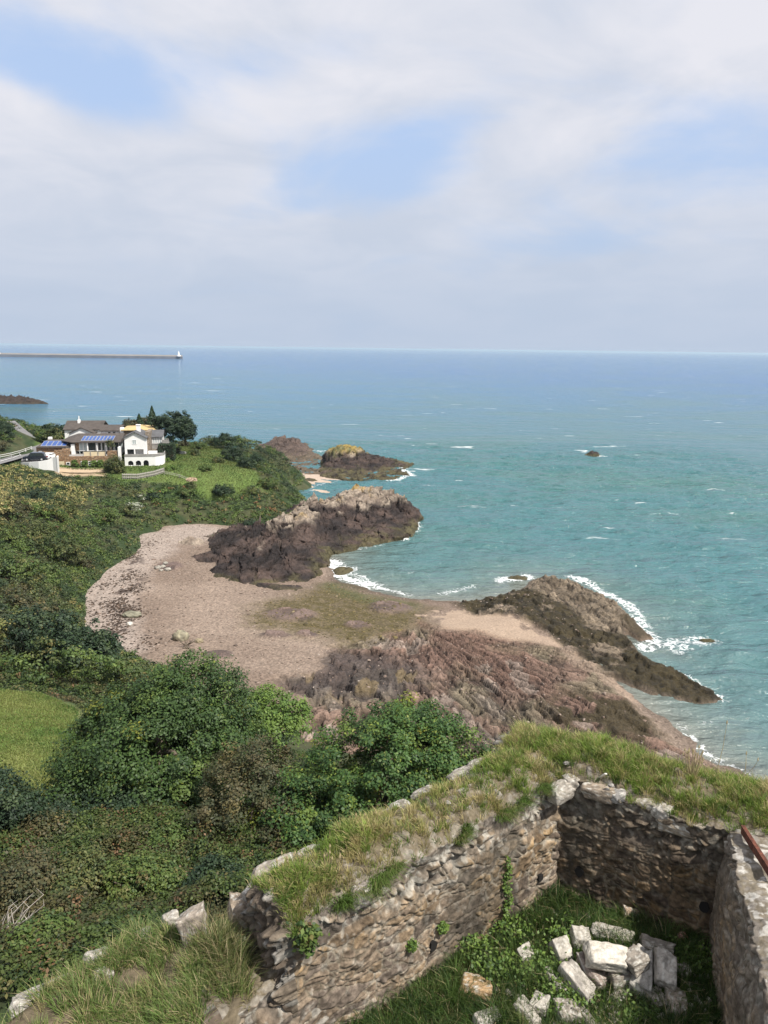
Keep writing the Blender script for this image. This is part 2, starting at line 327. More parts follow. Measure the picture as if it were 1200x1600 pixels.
    C = C * (.53 + .46 * sp)[..., None]
    sm = sstep(-.5, .4, sdf(sandp, X, Y) + wob * 2.2 + (fbm(X * 1.1, Y * .8, 4, 95) - .5) * 3.5); C = mixc(C, np.array((.31, .235, .175)) * (0.92 + .16 * pebn[..., None]), sm)
    wet = sstep(2.2, 0, dd) * (dd > -3); C = C * (1 - .38 * wet)[..., None]
    wrack = sstep(.60, .66, fbm(X * .9, Y * .55, 4, 140)) * sstep(1.5, .3, np.abs(linedist(PW([(205, 860), (205, 900), (190, 950), (175, 985)], 2.5), X, Y) - .3) / 1.6)
    C = mixc(C, (.05, .035, .03), wrack * .85)
    # red-brown strata
    cr_ = mixc((.135, .09, .068), (.245, .165, .125), r1); cr_ = mixc(cr_, (.19, .165, .11), sstep(.52, .7, fbm(X * .2, Y * .2, 3, 55)) * .7)
    cr_ = mixc(cr_, (.175, .10, .076), sstep(.45, .7, fbm(X * .1 + 4, Y * .1, 3, 56)) * .5)
    cr_ = mixc(cr_, (.30, .25, .21), (q2 > .86) * .5)
    cr_ = cr_ * (.32 + .85 * sl1 + .4 * (vq_ - .5))[..., None] * (.35 + .65 * crack)[..., None] * (.4 + .6 * sstep(0, .16, v2_ - v1_))[..., None] * 1.1  # shade of cracks and slab troughs put into the colour
    dk = np.maximum(sstep(1.3, .7, np.hypot((X + 4.5) / 9, (Y - 76) / 6.5) + wob * .2), 0)
    cr_ = mixc(cr_, (.055, .045, .042), dk * .8)
    cr_ = mixc(cr_, (.22, .16, .07), dk * (q2 > .9) * .45)
    wd = sstep(.40, .52, fbm(X * .35, Y * .35, 4, 57)) * sstep(7, 2.5, linedist(PW([(930, 1120), (1000, 1110), (1060, 1150), (1120, 1200)], .5), X, Y))
    cr_ = mixc(cr_, (.055, .042, .022), np.clip(wd * 1.2, 0, 1))
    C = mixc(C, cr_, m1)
    e1_, e2_, er_, eq_, _, _ = voro(t2 * .9 + wx, s2 * .55 + wx, 58); c2 = mixc((.13, .10, .07), (.26, .205, .145), er_) * (.45 + .65 * sl2)[..., None] * (.35 + .65 * sstep(0, .14, e2_ - e1_))[..., None]  # shade between the ridge blocks painted into their colour
    wd2 = sstep(.43, .53, fbm(X * .3, Y * .3, 4, 66) + .16 * sstep(-8, 6, X * 0 + rid - 4)) * sstep(3.2, 6.0, rid + wob * 2)
    c2 = mixc(c2, mixc((.016, .013, .008), (.055, .042, .018), vnoise(X * 1.8, Y * 1.4, 49) * .6 + .4 * q1), wd2)
    C = mixc(C, c2, m2); C = mixc(C, (.06, .045, .025), m3)
    strip = sstep(1.5, .5, linedist(PW([(845, 1000), (900, 1035), (950, 1062), (985, 1088)], .5), X, Y) + (fbm(X * .9, Y * .7, 3, 96) - .5) * 2.2); C = mixc(C, (.28, .21, .16), strip * .7)
    C = mixc(C, mixc((.07, .05, .045), (.2, .14, .12), q1), ms * (1 - m1) * .9)
    return Z, C, rockm, d

nx, ny = 760, 1050
gx_ = np.linspace(-48, 62, nx); gy_ = np.linspace(46, 178, ny); GX, GY = np.meshgrid(gx_, gy_, indexing='ij')
GZ, GC, GM, GD = shore(GX, GY)
# sideways jitter of the rocks gives undercut, craggy faces
jx = (fbm(GX * 1.1, GY * 1.1, 3, 301) - .5) * .25 * GM; jy = (fbm(GX * 1.1, GY * 1.1, 3, 302) - .5) * .25 * GM
V = np.stack([GX + jx, GY + jy, GZ], -1).reshape(-1, 3); Cc = GC.reshape(-1, 3)
fa = gridfaces(nx, ny); fm = GM.reshape(-1)[fa].mean(1) > .5; fz = GZ.reshape(-1)[fa].max(1) > -1.2
v_, f_, (c_,) = compact(V, fa[~fm & fz], Cc); beach = mesh_np('beach', v_, f_, M_beach, c_, smooth=True); tag(beach, kind='structure')
v_, f_, (c_,) = compact(V, fa[fm & fz], Cc); reef = mesh_np('reef', v_, f_, M_reef, c_); tag(reef, kind='structure')

# hillside: levels surveyed at visible spots + hidden ones
P = [(130, 1000, 2.6), (126, 935, 2.7), (172, 882, 2.7), (212, 852, 2.7), (218, 832, 2.8), (262, 813, 3), (340, 807, 3), (420, 806, 3.5), (470, 790, 6),
     (100, 742, 9.5), (160, 743, 9.5), (230, 738, 9.5), (300, 738, 9.3), (350, 742, 8.7), (400, 737, 8.8), (462, 770, 4.5), (432, 745, 7.4), (320, 700, 10.2), (385, 700, 10.0), (270, 700, 10.2), (200, 747, 8.9), (260, 744, 9.0), (300, 747, 8.5), (350, 748, 8.2),
     (0, 728, 11.6), (34, 719, 11.5), (45, 700, 12.0), (27, 675, 14.0), (0, 655, 18.5), (0, 690, 14.5), (14, 686, 14.2), (15, 712, 12.0), (60, 690, 11.6), (80, 670, 11.6),
     (0, 760, 9.9), (60, 762, 8.5), (100, 790, 6.6), (150, 770, 7.2), (200, 780, 6.2), (160, 830, 4.4), (330, 782, 4.5), (420, 776, 4.8), (380, 770, 5.6), (250, 790, 4.8), (500, 800, -.5), (480, 790, 1.5), (460, 800, 2.5),
     (0, 810, 10.0), (0, 850, 10), (60, 850, 7), (60, 880, 6.4), (0, 900, 10), (80, 930, 5.6), (0, 960, 10.5), (60, 1000, 7.5), (100, 970, 4.8), (100, 880, 4.6), (0, 1035, 13), (150, 1010, 4.2), (190, 1025, 5), (100, 1045, 10.5), (40, 1045, 12.4),
     (0, 1080, 15), (110, 1095, 14.5), (60, 1130, 15), (50, 1200, 15.5), (0, 1250, 16), (120, 1180, 15.3),
     (200, 1380, 20), (20, 1500, 22), (0, 1340, 17.8), (330, 1400, 21), (100, 1290, 16.8), (350, 1300, 17.5)]
pts = [W3(*p) for p in P]
pts += [(-9, 27, 17), (10, 27, 14), (0, 40, 9), (-8, 50, 6), (-14, 62, 3), (-20, 66, 4), (-24, 58, 8), (20, 30, 11), (20, 42, 5), (30, 18, 14), (0, 18, 21), (6, 19, 20), (12, 17, 21), (-8, 5, 24), (-20, 5, 22), (-25, 20, 19), (14, 5, 26), (5, 3, 26.6), (0, 5, 26.6), (5, 10, 26.6), (10, 10, 26),
        (30, 45, 0), (10, 55, 0), (0, 62, .5), (20, 60, -2), (0, 75, -2), (40, 40, 0), (20, 90, -4), (0, 100, -4), (-15, 90, -1), (-25, 95, -.5), (-25, 120, -.5), (0, 130, -5), (-22, 138, 0), (0, 160, -4), (-8, 150, -3.5), (-11, 145, -3), (-14, 149, -1.8), (-8, 157, -3.5), (-11, 164, -3.5), (-5, 152, -4), (-12, 153, -3),
        (-30, 100, 1), (-32, 112, 1.2), (-34, 124, 1.6), (-30, 135, 2.2),
        (-60, 190, 10.0), (-80, 200, 10.5), (-50, 198, 9.8), (-70, 215, 9), (-45, 222, 4), (-30, 205, 8.5), (-30, 190, 6.5), (-22, 165, 4.2), (-23, 175, 4.5), (-16, 165, -1), (-17, 175, -1.5), (-14, 155, -.5), (-19, 186, -2), (-100, 210, 12), (-100, 240, 2), (-60, 240, -2), (-30, 230, -2), (-20, 210, -3), (-12, 190, -4), (-12, 176, -3), (-130, 260, -3), (-130, 200, 22), (-130, 140, 20), (-100, 110, 16), (-92, 160, 14.5), (-112, 185, 22), (-60, 80, 14), (-50, 55, 16), (-80, 60, 22), (-130, 60, 30), (-35, 40, 16), (-40, 20, 18), (-65, 120, 10.5), (-78, 130, 11.5)]
for (a, b_) in [(130, 1000), (127, 968), (126, 935), (145, 905), (172, 882), (192, 866), (212, 852), (217, 840)]:
    x, y = W(a, b_, 2.7); pts += [(x - 2.2, y + .6, 4.3), (x + 2.5, y - .5, 1.0)]
for (a, b_) in [(232, 826), (262, 813), (300, 809), (340, 807), (380, 807)]:
    x, y = W(a, b_, 2.9); pts += [(x - .3, y + 2.2, 4.3), (x + .3, y - 2.5, 1.0)]
hill_rbf = RBF(pts)
def hill(X, Y):
    z = hill_rbf(X, Y)
    return z
def hillz(x, y): return float(hill(np.array([x]), np.array([y]))[0])
lawn_w = PW([(-60, 1066), (30, 1072), (58, 1060), (100, 1088), (122, 1092), (118, 1130), (135, 1165), (112, 1205), (118, 1240), (80, 1290), (-60, 1320)], 15)
road_c = [W(-60, 738, 11.7), W(0, 722, 11.6), W(30, 714, 11.3), W(52, 704, 11.5), W(45, 690, 12.5), W(36, 680, 13.5), W(26, 671, 14.3), W(14, 660, 15.2)]
garden_w = PW([(60, 735), (190, 747), (260, 745), (350, 749), (408, 742), (385, 722), (320, 697), (250, 694), (60, 694)], 9.2)
patch_w = PW([(88, 736), (165, 736), (165, 743), (88, 743)], 9.5)
hx = np.arange(-130, 42, .6); hy = np.arange(3, 262, .6); HX, HY = np.meshgrid(hx, hy, indexing='ij')
HZ = hill(HX, HY); HZ += (fbm(HX * .2, HY * .2, 4, 200) - .5) * 1.0 * sstep(0, 4, -sdf(garden_w, HX, HY)) * sstep(0, 3, -sdf(lawn_w, HX, HY)) * sstep(2.5, 5, linedist(road_c, HX, HY)) * sstep(12, 18, np.hypot(HX - 3, HY - 5))
hn = fbm(HX * .3, HY * .3, 4, 201)
HC = mixc((.025, .042, .014), (.055, .06, .026), sstep(.4, .6, hn))
lw = sstep(-.6, .4, sdf(lawn_w, HX, HY)); HC = mixc(HC, mixc((.085, .145, .03), (.18, .20, .065), sstep(.3, .7, fbm(HX * .5, HY * .5, 4, 202))), lw)
gd = sstep(-1, .5, sdf(garden_w, HX, HY)); HC = mixc(HC, mixc((.07, .12, .025), (.11, .145, .04), hn), gd)
HC = mixc(HC, (.33, .25, .16), sstep(-.5, .3, sdf(patch_w, HX, HY)))
V = np.stack([HX, HY, HZ], -1).reshape(-1, 3); ff = gridfaces(len(hx), len(hy)); ff = ff[(HZ.reshape(-1)[ff].max(1) > -1.5)]
v_, f_, (c_,) = compact(V, ff, HC.reshape(-1, 3)); hillo = mesh_np('hillside', v_, f_, M_ground, c_, smooth=True); tag(hillo, kind='structure')

# ------------------------------------------------------------------ SEA
def mat_sea():
    m, t, b, o = newmat('sea_water'); N = t.nodes.new; L = t.links.new
    geo = N('ShaderNodeNewGeometry'); pos = geo.outputs['Position']
    def noise(scale, sx=1, sy=1, det=4, rot=0.0, rough=.55):
        mp = N('ShaderNodeMapping'); mp.inputs['Scale'].default_value = (sx, sy, 1); mp.inputs['Rotation'].default_value = (0, 0, rot); L(pos, mp.inputs[0])
        n = N('ShaderNodeTexNoise'); n.inputs['Scale'].default_value = scale; n.inputs['Detail'].default_value = det; n.inputs['Roughness'].default_value = rough; L(mp.outputs[0], n.inputs['Vector']); return n.outputs[0]
    def mr(v, a, b_, c, d, smooth=True):
        n = N('ShaderNodeMapRange'); L(v, n.inputs[0]); n.inputs[1].default_value = a; n.inputs[2].default_value = b_; n.inputs[3].default_value = c; n.inputs[4].default_value = d
        if smooth: n.interpolation_type = 'SMOOTHSTEP'
        return n.outputs[0]
    def mixn(f, a, b_):
        n = N('ShaderNodeMix'); n.data_type = 'RGBA'
        L(f, n.inputs[0])
        for i, v in ((6, a), (7, b_)):
            if isinstance(v, tuple): n.inputs[i].default_value = v + (1,)
            else: L(v, n.inputs[i])
        return n.outputs[2]
    def mth(op, a, b_):
        n = N('ShaderNodeMath'); n.operation = op
        for i, v in enumerate((a, b_)):
            if isinstance(v, (int, float)): n.inputs[i].default_value = v
            else: L(v, n.inputs[i])
        return n.outputs[0]
    sp = N('ShaderNodeSeparateXYZ'); L(pos, sp.inputs[0])
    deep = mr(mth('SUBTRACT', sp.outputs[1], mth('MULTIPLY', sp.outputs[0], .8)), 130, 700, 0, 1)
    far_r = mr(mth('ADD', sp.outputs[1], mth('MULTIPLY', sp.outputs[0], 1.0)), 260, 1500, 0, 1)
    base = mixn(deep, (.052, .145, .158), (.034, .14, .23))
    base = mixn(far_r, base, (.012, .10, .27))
    pat = mr(noise(.012, 1, 2.2, 4), .42, .62, 0, 1)
    base = mixn(mth('MULTIPLY', pat, .5), base, (.06, .145, .125))
    at = N('ShaderNodeAttribute'); at.attribute_name = 'shallow'; base = mixn(mth('MULTIPLY', at.outputs['Fac'], .9), base, (.19, .19, .16))
    pat2 = mr(noise(.16, 1, 1, 4), .5, .66, 0, 1); base = mixn(mth('MULTIPLY', mth('MULTIPLY', pat2, at.outputs['Fac']), .55), base, (.055, .05, .035))
    # foam: lacework near rocks, sparse crests offshore
    fo = N('ShaderNodeAttribute'); fo.attribute_name = 'foam'
    vor = N('ShaderNodeTexVoronoi'); vor.feature = 'DISTANCE_TO_EDGE'; vor.inputs['Scale'].default_value = 1.15
    dn = N('ShaderNodeTexNoise'); dn.inputs['Scale'].default_value = .8; dn.inputs['Detail'].default_value = 5; L(pos, dn.inputs['Vector'])
    va = N('ShaderNodeVectorMath'); va.operation = 'MULTIPLY_ADD'; L(dn.outputs['Color'], va.inputs[0]); va.inputs[1].default_value = (2.6, 2.6, 0); L(pos, va.inputs[2]); L(va.outputs[0], vor.inputs['Vector'])
    lace = mr(vor.outputs['Distance'], .0, .22, 1, 0)
    fn = noise(.9, 1, 1, 6, rough=.7)
    fv = mth('ADD', mth('ADD', mth('MULTIPLY', fo.outputs['Fac'], 1.05), mth('MULTIPLY', mth('SUBTRACT', fn, .5), 1.6)), mth('MULTIPLY', mth('SUBTRACT', lace, .6), .6))
    foam = mth('MULTIPLY', mr(fv, .42, .95, 0, 1), mr(fo.outputs['Fac'], .02, .15, 0, 1))
    wc = noise(.17, .5, 1.8, 5, R(10), .6); wc2 = noise(.004, 1, 2, 3)
    crest = mr(mth('ADD', wc, mth('MULTIPLY', wc2, .16)), .765, .81, 0, .85)
    wcf = noise(.06, .5, 1.8, 5, R(6), .6); crest2 = mr(wcf, .665, .71, 0, .7)
    crest = mth('MULTIPLY', mth('MAXIMUM', crest, crest2), mr(sp.outputs[1], 110, 180, 0, 1))
    foam = mth('MAXIMUM', foam, crest)
    L(mixn(foam, base, (.72, .74, .74)), b.inputs['Base Color'])
    b.inputs['IOR'].default_value = 1.33; L(mr(foam, 0, 1, .10, .8, False), b.inputs['Roughness'])
    w1 = noise(.09, .6, 1.7, 3, R(14)); w2 = noise(.38, .7, 1.6, 4, R(-8)); w3 = noise(1.6, .8, 1.4, 4, R(20))
    hh = mth('ADD', mth('ADD', mth('MULTIPLY', w1, 3.6), mth('MULTIPLY', w2, 1.3)), mth('MULTIPLY', w3, .3))
    bp = N('ShaderNodeBump'); bp.inputs['Strength'].default_value = 1.0; bp.inputs['Distance'].default_value = 1.0; L(hh, bp.inputs['Height']); L(bp.outputs[0], b.inputs['Normal'])
    return m
M_sea = mat_sea()
sx = np.concatenate([-np.geomspace(45000, 130, 60), np.arange(-120, 125, .6), np.geomspace(130, 45000, 60)])
sy = np.concatenate([np.array([-60000, -2000, -200, 0, 20]), np.arange(40, 300, .6), np.geomspace(305, 90000, 90)])
SX, SY = np.meshgrid(sx, sy, indexing='ij'); shal = np.zeros(SX.shape); foam = np.zeros(SX.shape); SZ = np.zeros(SX.shape)
ua_ = SX * .95 - SY * .3; va_ = SX * .3 + SY * .95; SZ = ((ridged(ua_ / 9, va_ / 4.2, 4, 900) - .55) * 1.25 + (fbm(ua_ / 22, va_ / 9, 3, 901) - .5) * 1.1) * sstep(330, 240, SY) * sstep(135, 115, np.abs(SX))
ix = (sx > -48) & (sx < 62); iy = (sy > 46) & (sy < 178); sub = np.ix_(ix, iy)
dl = sdf(land_w, SX[sub], SY[sub]); Zs, _, Ms, _ = shore(SX[sub], SY[sub])
SZ[sub] *= sstep(0, -14, dl) * .8 + .12; shal[sub] = np.clip(np.exp(np.minimum(dl, 0) / 7.5), 0, 1)
wx_ = (fbm(SX * .22, SY * .22, 3, 400) - .5) * 3
def foamline(pxs, w, a=1.0):
    global foam
    d = linedist(PW(pxs, 0), SX, SY) + wx_ * w * .25; foam = np.maximum(foam, a * sstep(w, 0, d))
foamline([(516, 878), (520, 895), (545, 905), (575, 914)], 3.6); foamline([(575, 914), (640, 930)], 1.3); foamline([(545, 890), (560, 900), (590, 915)], 2.6, .75)
foamline([(690, 928), (740, 918)], 1.5, .6); foamline([(785, 908), (825, 902)], 3.0, .9); foamline([(893, 902), (925, 912), (960, 935), (990, 955), (1005, 980), (1018, 1000)], 1.7, .85)
foamline([(985, 975), (1020, 1002), (1010, 1012)], 2.4, .8); foamline([(1055, 1008), (1100, 1000)], 3.6, .62); foamline([(1030, 1040), (1085, 1065), (1125, 1090)], 1.4, .8)
foamline([(630, 842), (648, 825), (650, 808)], 1.8, .8); foamline([(560, 858), (600, 850)], 1.0, .55); foamline([(1090, 1165), (1120, 1188), (1170, 1210)], 1.4, .7); foamline([(1060, 1130), (1110, 1180)], .9, .6)
foamline([(470, 697), (500, 708), (510, 705)], 2.2, .8); foamline([(620, 728), (645, 745), (610, 751)], 2.4, .85); foamline([(470, 765), (530, 752)], 1.2, .45); foamline([(405, 700), (420, 692)], 2, .6)
foamline([(903, 703), (915, 704), (912, 707)], 2.2, .8); foamline([(925, 713), (945, 715)], 2.0, .9); foamline([(1143, 682), (1160, 682.6)], 1.6, 1); foamline([(1114, 677), (1119, 677.5)], 1.2, .6)
foamline([(0, 634), (40, 630), (66, 624)], 3.5, .9); foamline([(1100, 1130), (1112, 1128)], .9, .5); foamline([(640, 900), (647, 898)], .9, .6); foamline([(670, 905), (676, 912)], .7, .5)
foamline([(0, 557.5), (285, 562)], 9, .35)
V = np.stack([SX, SY, SZ], -1).reshape(-1, 3)
sea = mesh_np('sea', V, gridfaces(len(sx), len(sy)), M_sea, extra={'shallow': shal, 'foam': foam}, smooth=True); tag(sea, kind='structure')
seabed = mesh_np('sea_floor', np.array([(-60000, -60000, -8), (60000, -60000, -8), (60000, 95000, -8), (-60000, 95000, -8)]), np.array([[0, 1, 2, 3]]), M_ground, np.full((4, 3), .1)); tag(seabed, kind='structure')

# ------------------------------------------------------------------ ROCK HEADLANDS
def crag(name, outline, tops, label, cat='rock', step=.22, steep=1.6, seed=0, zones=None, rough=1.0, sink=1.0, slant=(.5, .8), edge=None):
    """rocky mass: plan outline (world), top levels (world x,y,z); near-vertical joints + blocks"""
    P_ = np.array([o[:2] for o in outline]); x0, y0 = P_.min(0) - 2; x1, y1 = P_.max(0) + 2
    gx = np.arange(x0, x1, step); gy = np.arange(y0, y1, step); X, Y = np.meshgrid(gx, gy, indexing='ij')
    w = (fbm(X * .3, Y * .3, 4, seed + 1) - .5); d = sdf(outline, X, Y) + w * 3.2 * rough
    if edge is not None:
        e_ = []
        for i in range(len(outline)):
            p_, q_ = outline[i], outline[(i + 1) % len(outline)]; k_ = max(1, int(math.hypot(q_[0] - p_[0], q_[1] - p_[1]) / 4)); e_ += [(lerp(p_[0], q_[0], j / k_), lerp(p_[1], q_[1], j / k_), edge(p_[0], p_[1]) if callable(edge) else edge) for j in range(k_)]
        top = np.maximum(RBF(list(tops) + e_)(X, Y), .3)
    else: top = RBF(tops)(X, Y)
    a = slant[0] * X + slant[1] * Y; b = -slant[1] * X + slant[0] * Y
    f1, f2, r1, r2, ex, ey = voro(a * .42 + w * 1.5, b * .9 + w, seed + 3); g1, g2, q1, q2, hx_, hy_ = voro(a * 1.1, b * 1.9, seed + 7)
    rise = np.where(d > 0, 1 - np.exp(-np.maximum(d, 0) * steep / np.maximum(top, .5) * 1.3), 0)
    body = top * rise
    k1, k2, w1_, w2_, _, _ = voro(a * 2.3 + w, b * 3.6, seed + 15)
    body += rise * ((r1 - .5) * 1.1 + ((r1 - .5) * ex + (r2 - .5) * ey) * 3.4 + ex * .4 + (q2 - .5) * hy_ * 1.4 + (q1 - .5) * .65 + hx_ * .35 + (w1_ - .5) * .28 + (ridged(b * .8, a * .2, 5, seed + 9) - .6) * 1.2 - sstep(.12, 0, f2 - f1) * .7 - sstep(.1, 0, g2 - g1) * .25) * rough * np.clip(top / 5, .35, .85) * (1 - .45 * sstep(3.8, 6.5, top))
    Z = np.where(d > 0, body, np.maximum(d * steep, -sink - .5)) - .0
    j1 = (fbm(X * .8, Z * .8 + Y * .3, 3, seed + 11) - .5) * 1.5 * rough * np.clip(rise * 2, 0, 1); j2 = (fbm(X * .8 + 31, Z * .8 + Y * .3, 3, seed + 12) - .5) * 1.5 * rough * np.clip(rise * 2, 0, 1)
    C = (zones or zone_default)(X, Y, Z, top, r1, q1, w)
    C = C * (.7 + .3 * r2 + .2 * w1_)[..., None] * (1 - .45 * sstep(.1, 0, f2 - f1))[..., None] * (1 - .35 * sstep(.12, 0, g2 - g1))[..., None]
    V = np.stack([X + j1, Y + j2, Z], -1).reshape(-1, 3); ff = gridfaces(len(gx), len(gy)); ff = ff[(Z.reshape(-1)[ff].max(1) > -sink)]
    v_, f_, (c_,) = compact(V, ff, C.reshape(-1, 3)); o = mesh_np(name, v_, f_, M_rock, c_); tag(o, label, cat); return o
def zone_default(X, Y, Z, top, r1, q1, w, k=4.9, lich=6.4, pale=1.0):
    n = (fbm(X * .5, Y * .5 + Z * .4, 4, 501) - .5)
    C = mixc((.026, .02, .019), (.078, .054, .045), sstep(.3, .75, fbm(X * .35, Z * .6 + Y * .2, 4, 502)))
    C = mixc(C, (.1, .088, .04), sstep(1.8, .3, Z + n * 3.2) * .75)
    C = mixc(C, mixc((.20, .155, .122), (.34, .28, .22), r1), sstep(k - .5, k + 1.0, Z + n * 3) * pale)
    C = mixc(C, (.36, .23, .06), sstep(.1, .25, fbm(X * .4 + 9, Y * .4, 4, 503) - .42) * sstep(lich - 1, lich + .6, Z + n * 2) * .8)
    return C
# big black headland, seaward half
yb = 13
A_front = PW([(490, 872), (530, 868), (562, 856), (600, 849), (638, 842), (649, 822)], 0)
A_out = A_front + [(8.5, 160), (4, 166), (-6, 168), (-15, 164), (-18, 150)]
def tp(px, py, y):                      # point on a sight line at northing y -> (x, y, z)
    d = ray(px, py); t = y / d.y; return (d.x * t, y, CZ + d.z * t)
A_tops = [tp(500, 797, 152), tp(515, 782, 152), tp(540, 768, 152), tp(575, 766, 154), tp(600, 764, 156), tp(618, 768, 155), tp(634, 778, 154), tp(505, 790, 149), tp(540, 800, 147), tp(590, 802, 149), tp(620, 815, 152), tp(540, 766, 162), tp(600, 776, 165), tp(503, 825, 146)]
pass
B_front = PW([(322, 870, 2), (332, 905, 1.5), (350, 912, 1.2), (385, 916, 1.2), (430, 915, 1), (475, 908, .6), (503, 898, .3), (516, 866, 0), (508, 835, 2), (505, 790, 5)], 1)
B_out = B_front + [(-13, 152), (-14.5, 162), (-22, 161)] + PW([(440, 800, 5), (390, 812, 3.4), (345, 822, 3), (318, 840, 2.4)], 3)
B_tops = [W3(490, 768, 7.6), (-15, 158, 7.5), W3(470, 785, 6.9), W3(482, 800, 6), W3(430, 814, 4.9), W3(440, 832, 4.4), W3(450, 860, 3.3), W3(400, 832, 3.9), W3(350, 852, 3.1), W3(340, 885, 2.3), W3(400, 885, 2.7), W3(460, 880, 2.4), W3(490, 860, 2.4), W3(350, 832, 3.3), W3(320, 850, 2.8), W3(375, 905, 1.9), W3(370, 870, 3.4), W3(420, 900, 1.8), W3(495, 880, 1.8), W3(450, 795, 5.6), (-16, 166, 6)]
HB = B_front[:7] + [W(520, 866, 0)] + A_front[1:] + [(8.5, 160), (4, 166), (-6, 168), (-13, 163), (-14.5, 158), (-22, 161), (-24, 158)] + PW([(440, 800, 5), (390, 812, 3.4), (345, 822, 3), (318, 840, 2.4)], 3)
def hb_edge(x, y): return 2.2 if x < -20 and y > 134 else (1.4 if x < -17 else .5)
HT = [t_ for t_ in B_tops if t_[0] < -11.5] + A_tops[:9] + [tp(540, 790, 148), tp(590, 795, 151), tp(625, 805, 153), tp(540, 766, 161), tp(600, 776, 163), W3(503, 850, .9), W3(499, 820, 2.0), W3(497, 795, 3.6), W3(515, 815, 3.8), W3(484, 815, 5.2)]
crag('rocky_headland', HB, HT, 'long dark rocky headland rising from the shingle to a lichen-topped bluff in the sea', seed=20, steep=6.0, step=.17, rough=.95, edge=hb_edge)
def zone_pale(X, Y, Z, top, r1, q1, w): return zone_default(X, Y, Z, top, r1, q1, w, k=-2, lich=4.8)
def outl(cx, cy, rx, ry, n=14, s=1):
    return [(cx + rx * math.cos(a) * (1 + .18 * math.sin(3 * a + s)), cy + ry * math.sin(a) * (1 + .15 * math.sin(2 * a + s * 2))) for a in [2 * math.pi * k / n for k in range(n)]]
def crag_at(name, px, py, z, rx, ry, h, label, **k):
    x, y = W(px, py, z); return crag(name, outl(x, y, rx, ry, s=k.get('seed', 1)), [(x, y, h), (x - rx * .5, y, h * .75), (x + rx * .5, y, h * .7), (x, y - ry * .5, h * .7), (x, y + ry * .5, h * .8), (x - rx, y, h * .3), (x + rx, y, h * .3), (x, y + ry, h * .3), (x, y - ry, h * .25)], label, **k)
crag_at('rocky_outcrop', 428, 822, 4, 5, 5, 6.6, 'pale cream rock with an orange lichen patch at the foot of the green cliff', seed=51, zones=zone_pale, rough=.6, step=.16)
crag_at('rocky_outcrop', 300, 842, 2.6, 4.5, 3, 4.1, 'low grey rock ledge at the head of the shingle cove', seed=53, zones=zone_pale, rough=.6, step=.16)
crag_at('rocky_outcrop', 322, 868, 2.2, 4.0, 4.0, 3.1, 'low dark ledge at the left foot of the long rocky headland', seed=56, rough=.7, step=.16)
crag_at('rocky_outcrop', 345, 832, 2.6, 4.5, 3, 4.0, 'low brown rock ledge between the grey ledge and the black outcrop', seed=54, zones=lambda X, Y, Z, t, r, q, w: zone_default(X, Y, Z, t, r, q, w, k=1, pale=.5), rough=.6, step=.16)
crag_at('rocky_outcrop', 425, 918, 1, 6, 2.2, 1.9, 'low flat dark rock lying on the shingle below the black outcrop', seed=55, rough=.5, step=.16)
# far islets
def zone_red(X, Y, Z, top, r1, q1, w): return mixc(zone_default(X, Y, Z, top, r1, q1, w, k=5.5, lich=9), (.15, .11, .092), .5)
def zone_green(X, Y, Z, top, r1, q1, w):
    C = zone_default(X, Y, Z, top, r1, q1, w, k=4.4, lich=5.5, pale=.9); n = fbm(X * .5, Y * .5, 3, 71)
    return mixc(C, mixc((.27, .2, .05), (.11, .11, .035), sstep(.42, .58, n)), sstep(5.0, 6.8, Z + n * 2.4) * .85)
fx = [tp(505, 700, 235), tp(520, 700, 230), tp(540, 694, 232), tp(560, 705, 232), tp(580, 720, 230), tp(600, 716, 229), tp(615, 728, 228), tp(625, 738, 227), tp(520, 728, 222), tp(560, 735, 220), tp(600, 738, 221), tp(540, 697, 238)]
crag('rocky_islet', PW([(500, 746), (530, 750), (560, 752), (600, 751), (636, 745), (632, 736)], 0) + [(9, 238), (2, 246), (-14, 247), (-20, 240), (-20, 230)], fx, 'far rocky islet with a yellow-green lichen crown off the second cove', seed=60, zones=zone_green, step=.25, steep=5, edge=.5)
fx = [tp(420, 692, 262), tp(440, 684, 268), tp(460, 684, 268), tp(475, 700, 258), tp(440, 708, 256), tp(440, 722, 246), tp(490, 712, 248), tp(500, 722, 240), tp(410, 705, 250), tp(460, 725, 238), tp(520, 730, 232)]
crag('rocky_islet', PW([(402, 708), (405, 735), (440, 742), (480, 744), (515, 740), (520, 722), (490, 708), (480, 695)], 0.3) + [(-28, 285), (-42, 288), (-48, 275)], fx, 'far low reddish rock with jagged crest left of the yellow-topped islet', seed=64, zones=zone_red, step=.25, steep=5, rough=1.0, edge=.4)
x_, y_ = W(500, 752, .3)
far_sand_w = PW([(425, 730), (520, 740), (530, 748), (470, 764), (455, 770), (430, 755)], .3)
gx = np.arange(-48, -8, .5); gy = np.arange(180, 262, .5); X, Y = np.meshgrid(gx, gy, indexing='ij'); d = sdf(far_sand_w, X, Y) + (fbm(X * .3, Y * .3, 3, 5) - .5) * 3
Z = np.clip(d * .08, -1, .7); Cs = mixc((.36, .27, .21), (.44, .36, .29), fbm(X, Y, 3, 6)); ff = gridfaces(len(gx), len(gy)); ff = ff[Z.reshape(-1)[ff].max(1) > -.5]
v_, f_, (c_,) = compact(np.stack([X, Y, Z], -1).reshape(-1, 3), ff, Cs.reshape(-1, 3)); tag(mesh_np('sand', v_, f_, M_beach, c_, smooth=True), kind='structure')
crag_at('rock', 483, 750, .4, 2.6, 2.2, 1.0, 'small dark rock lying on the pale sand of the second cove', seed=66, rough=.4, step=.2)
crag_at('rock', 927, 713, 0, 3.0, 2.6, 2.2, 'small black rock breaking the open sea with foam round it', seed=67, rough=.7, step=.2)
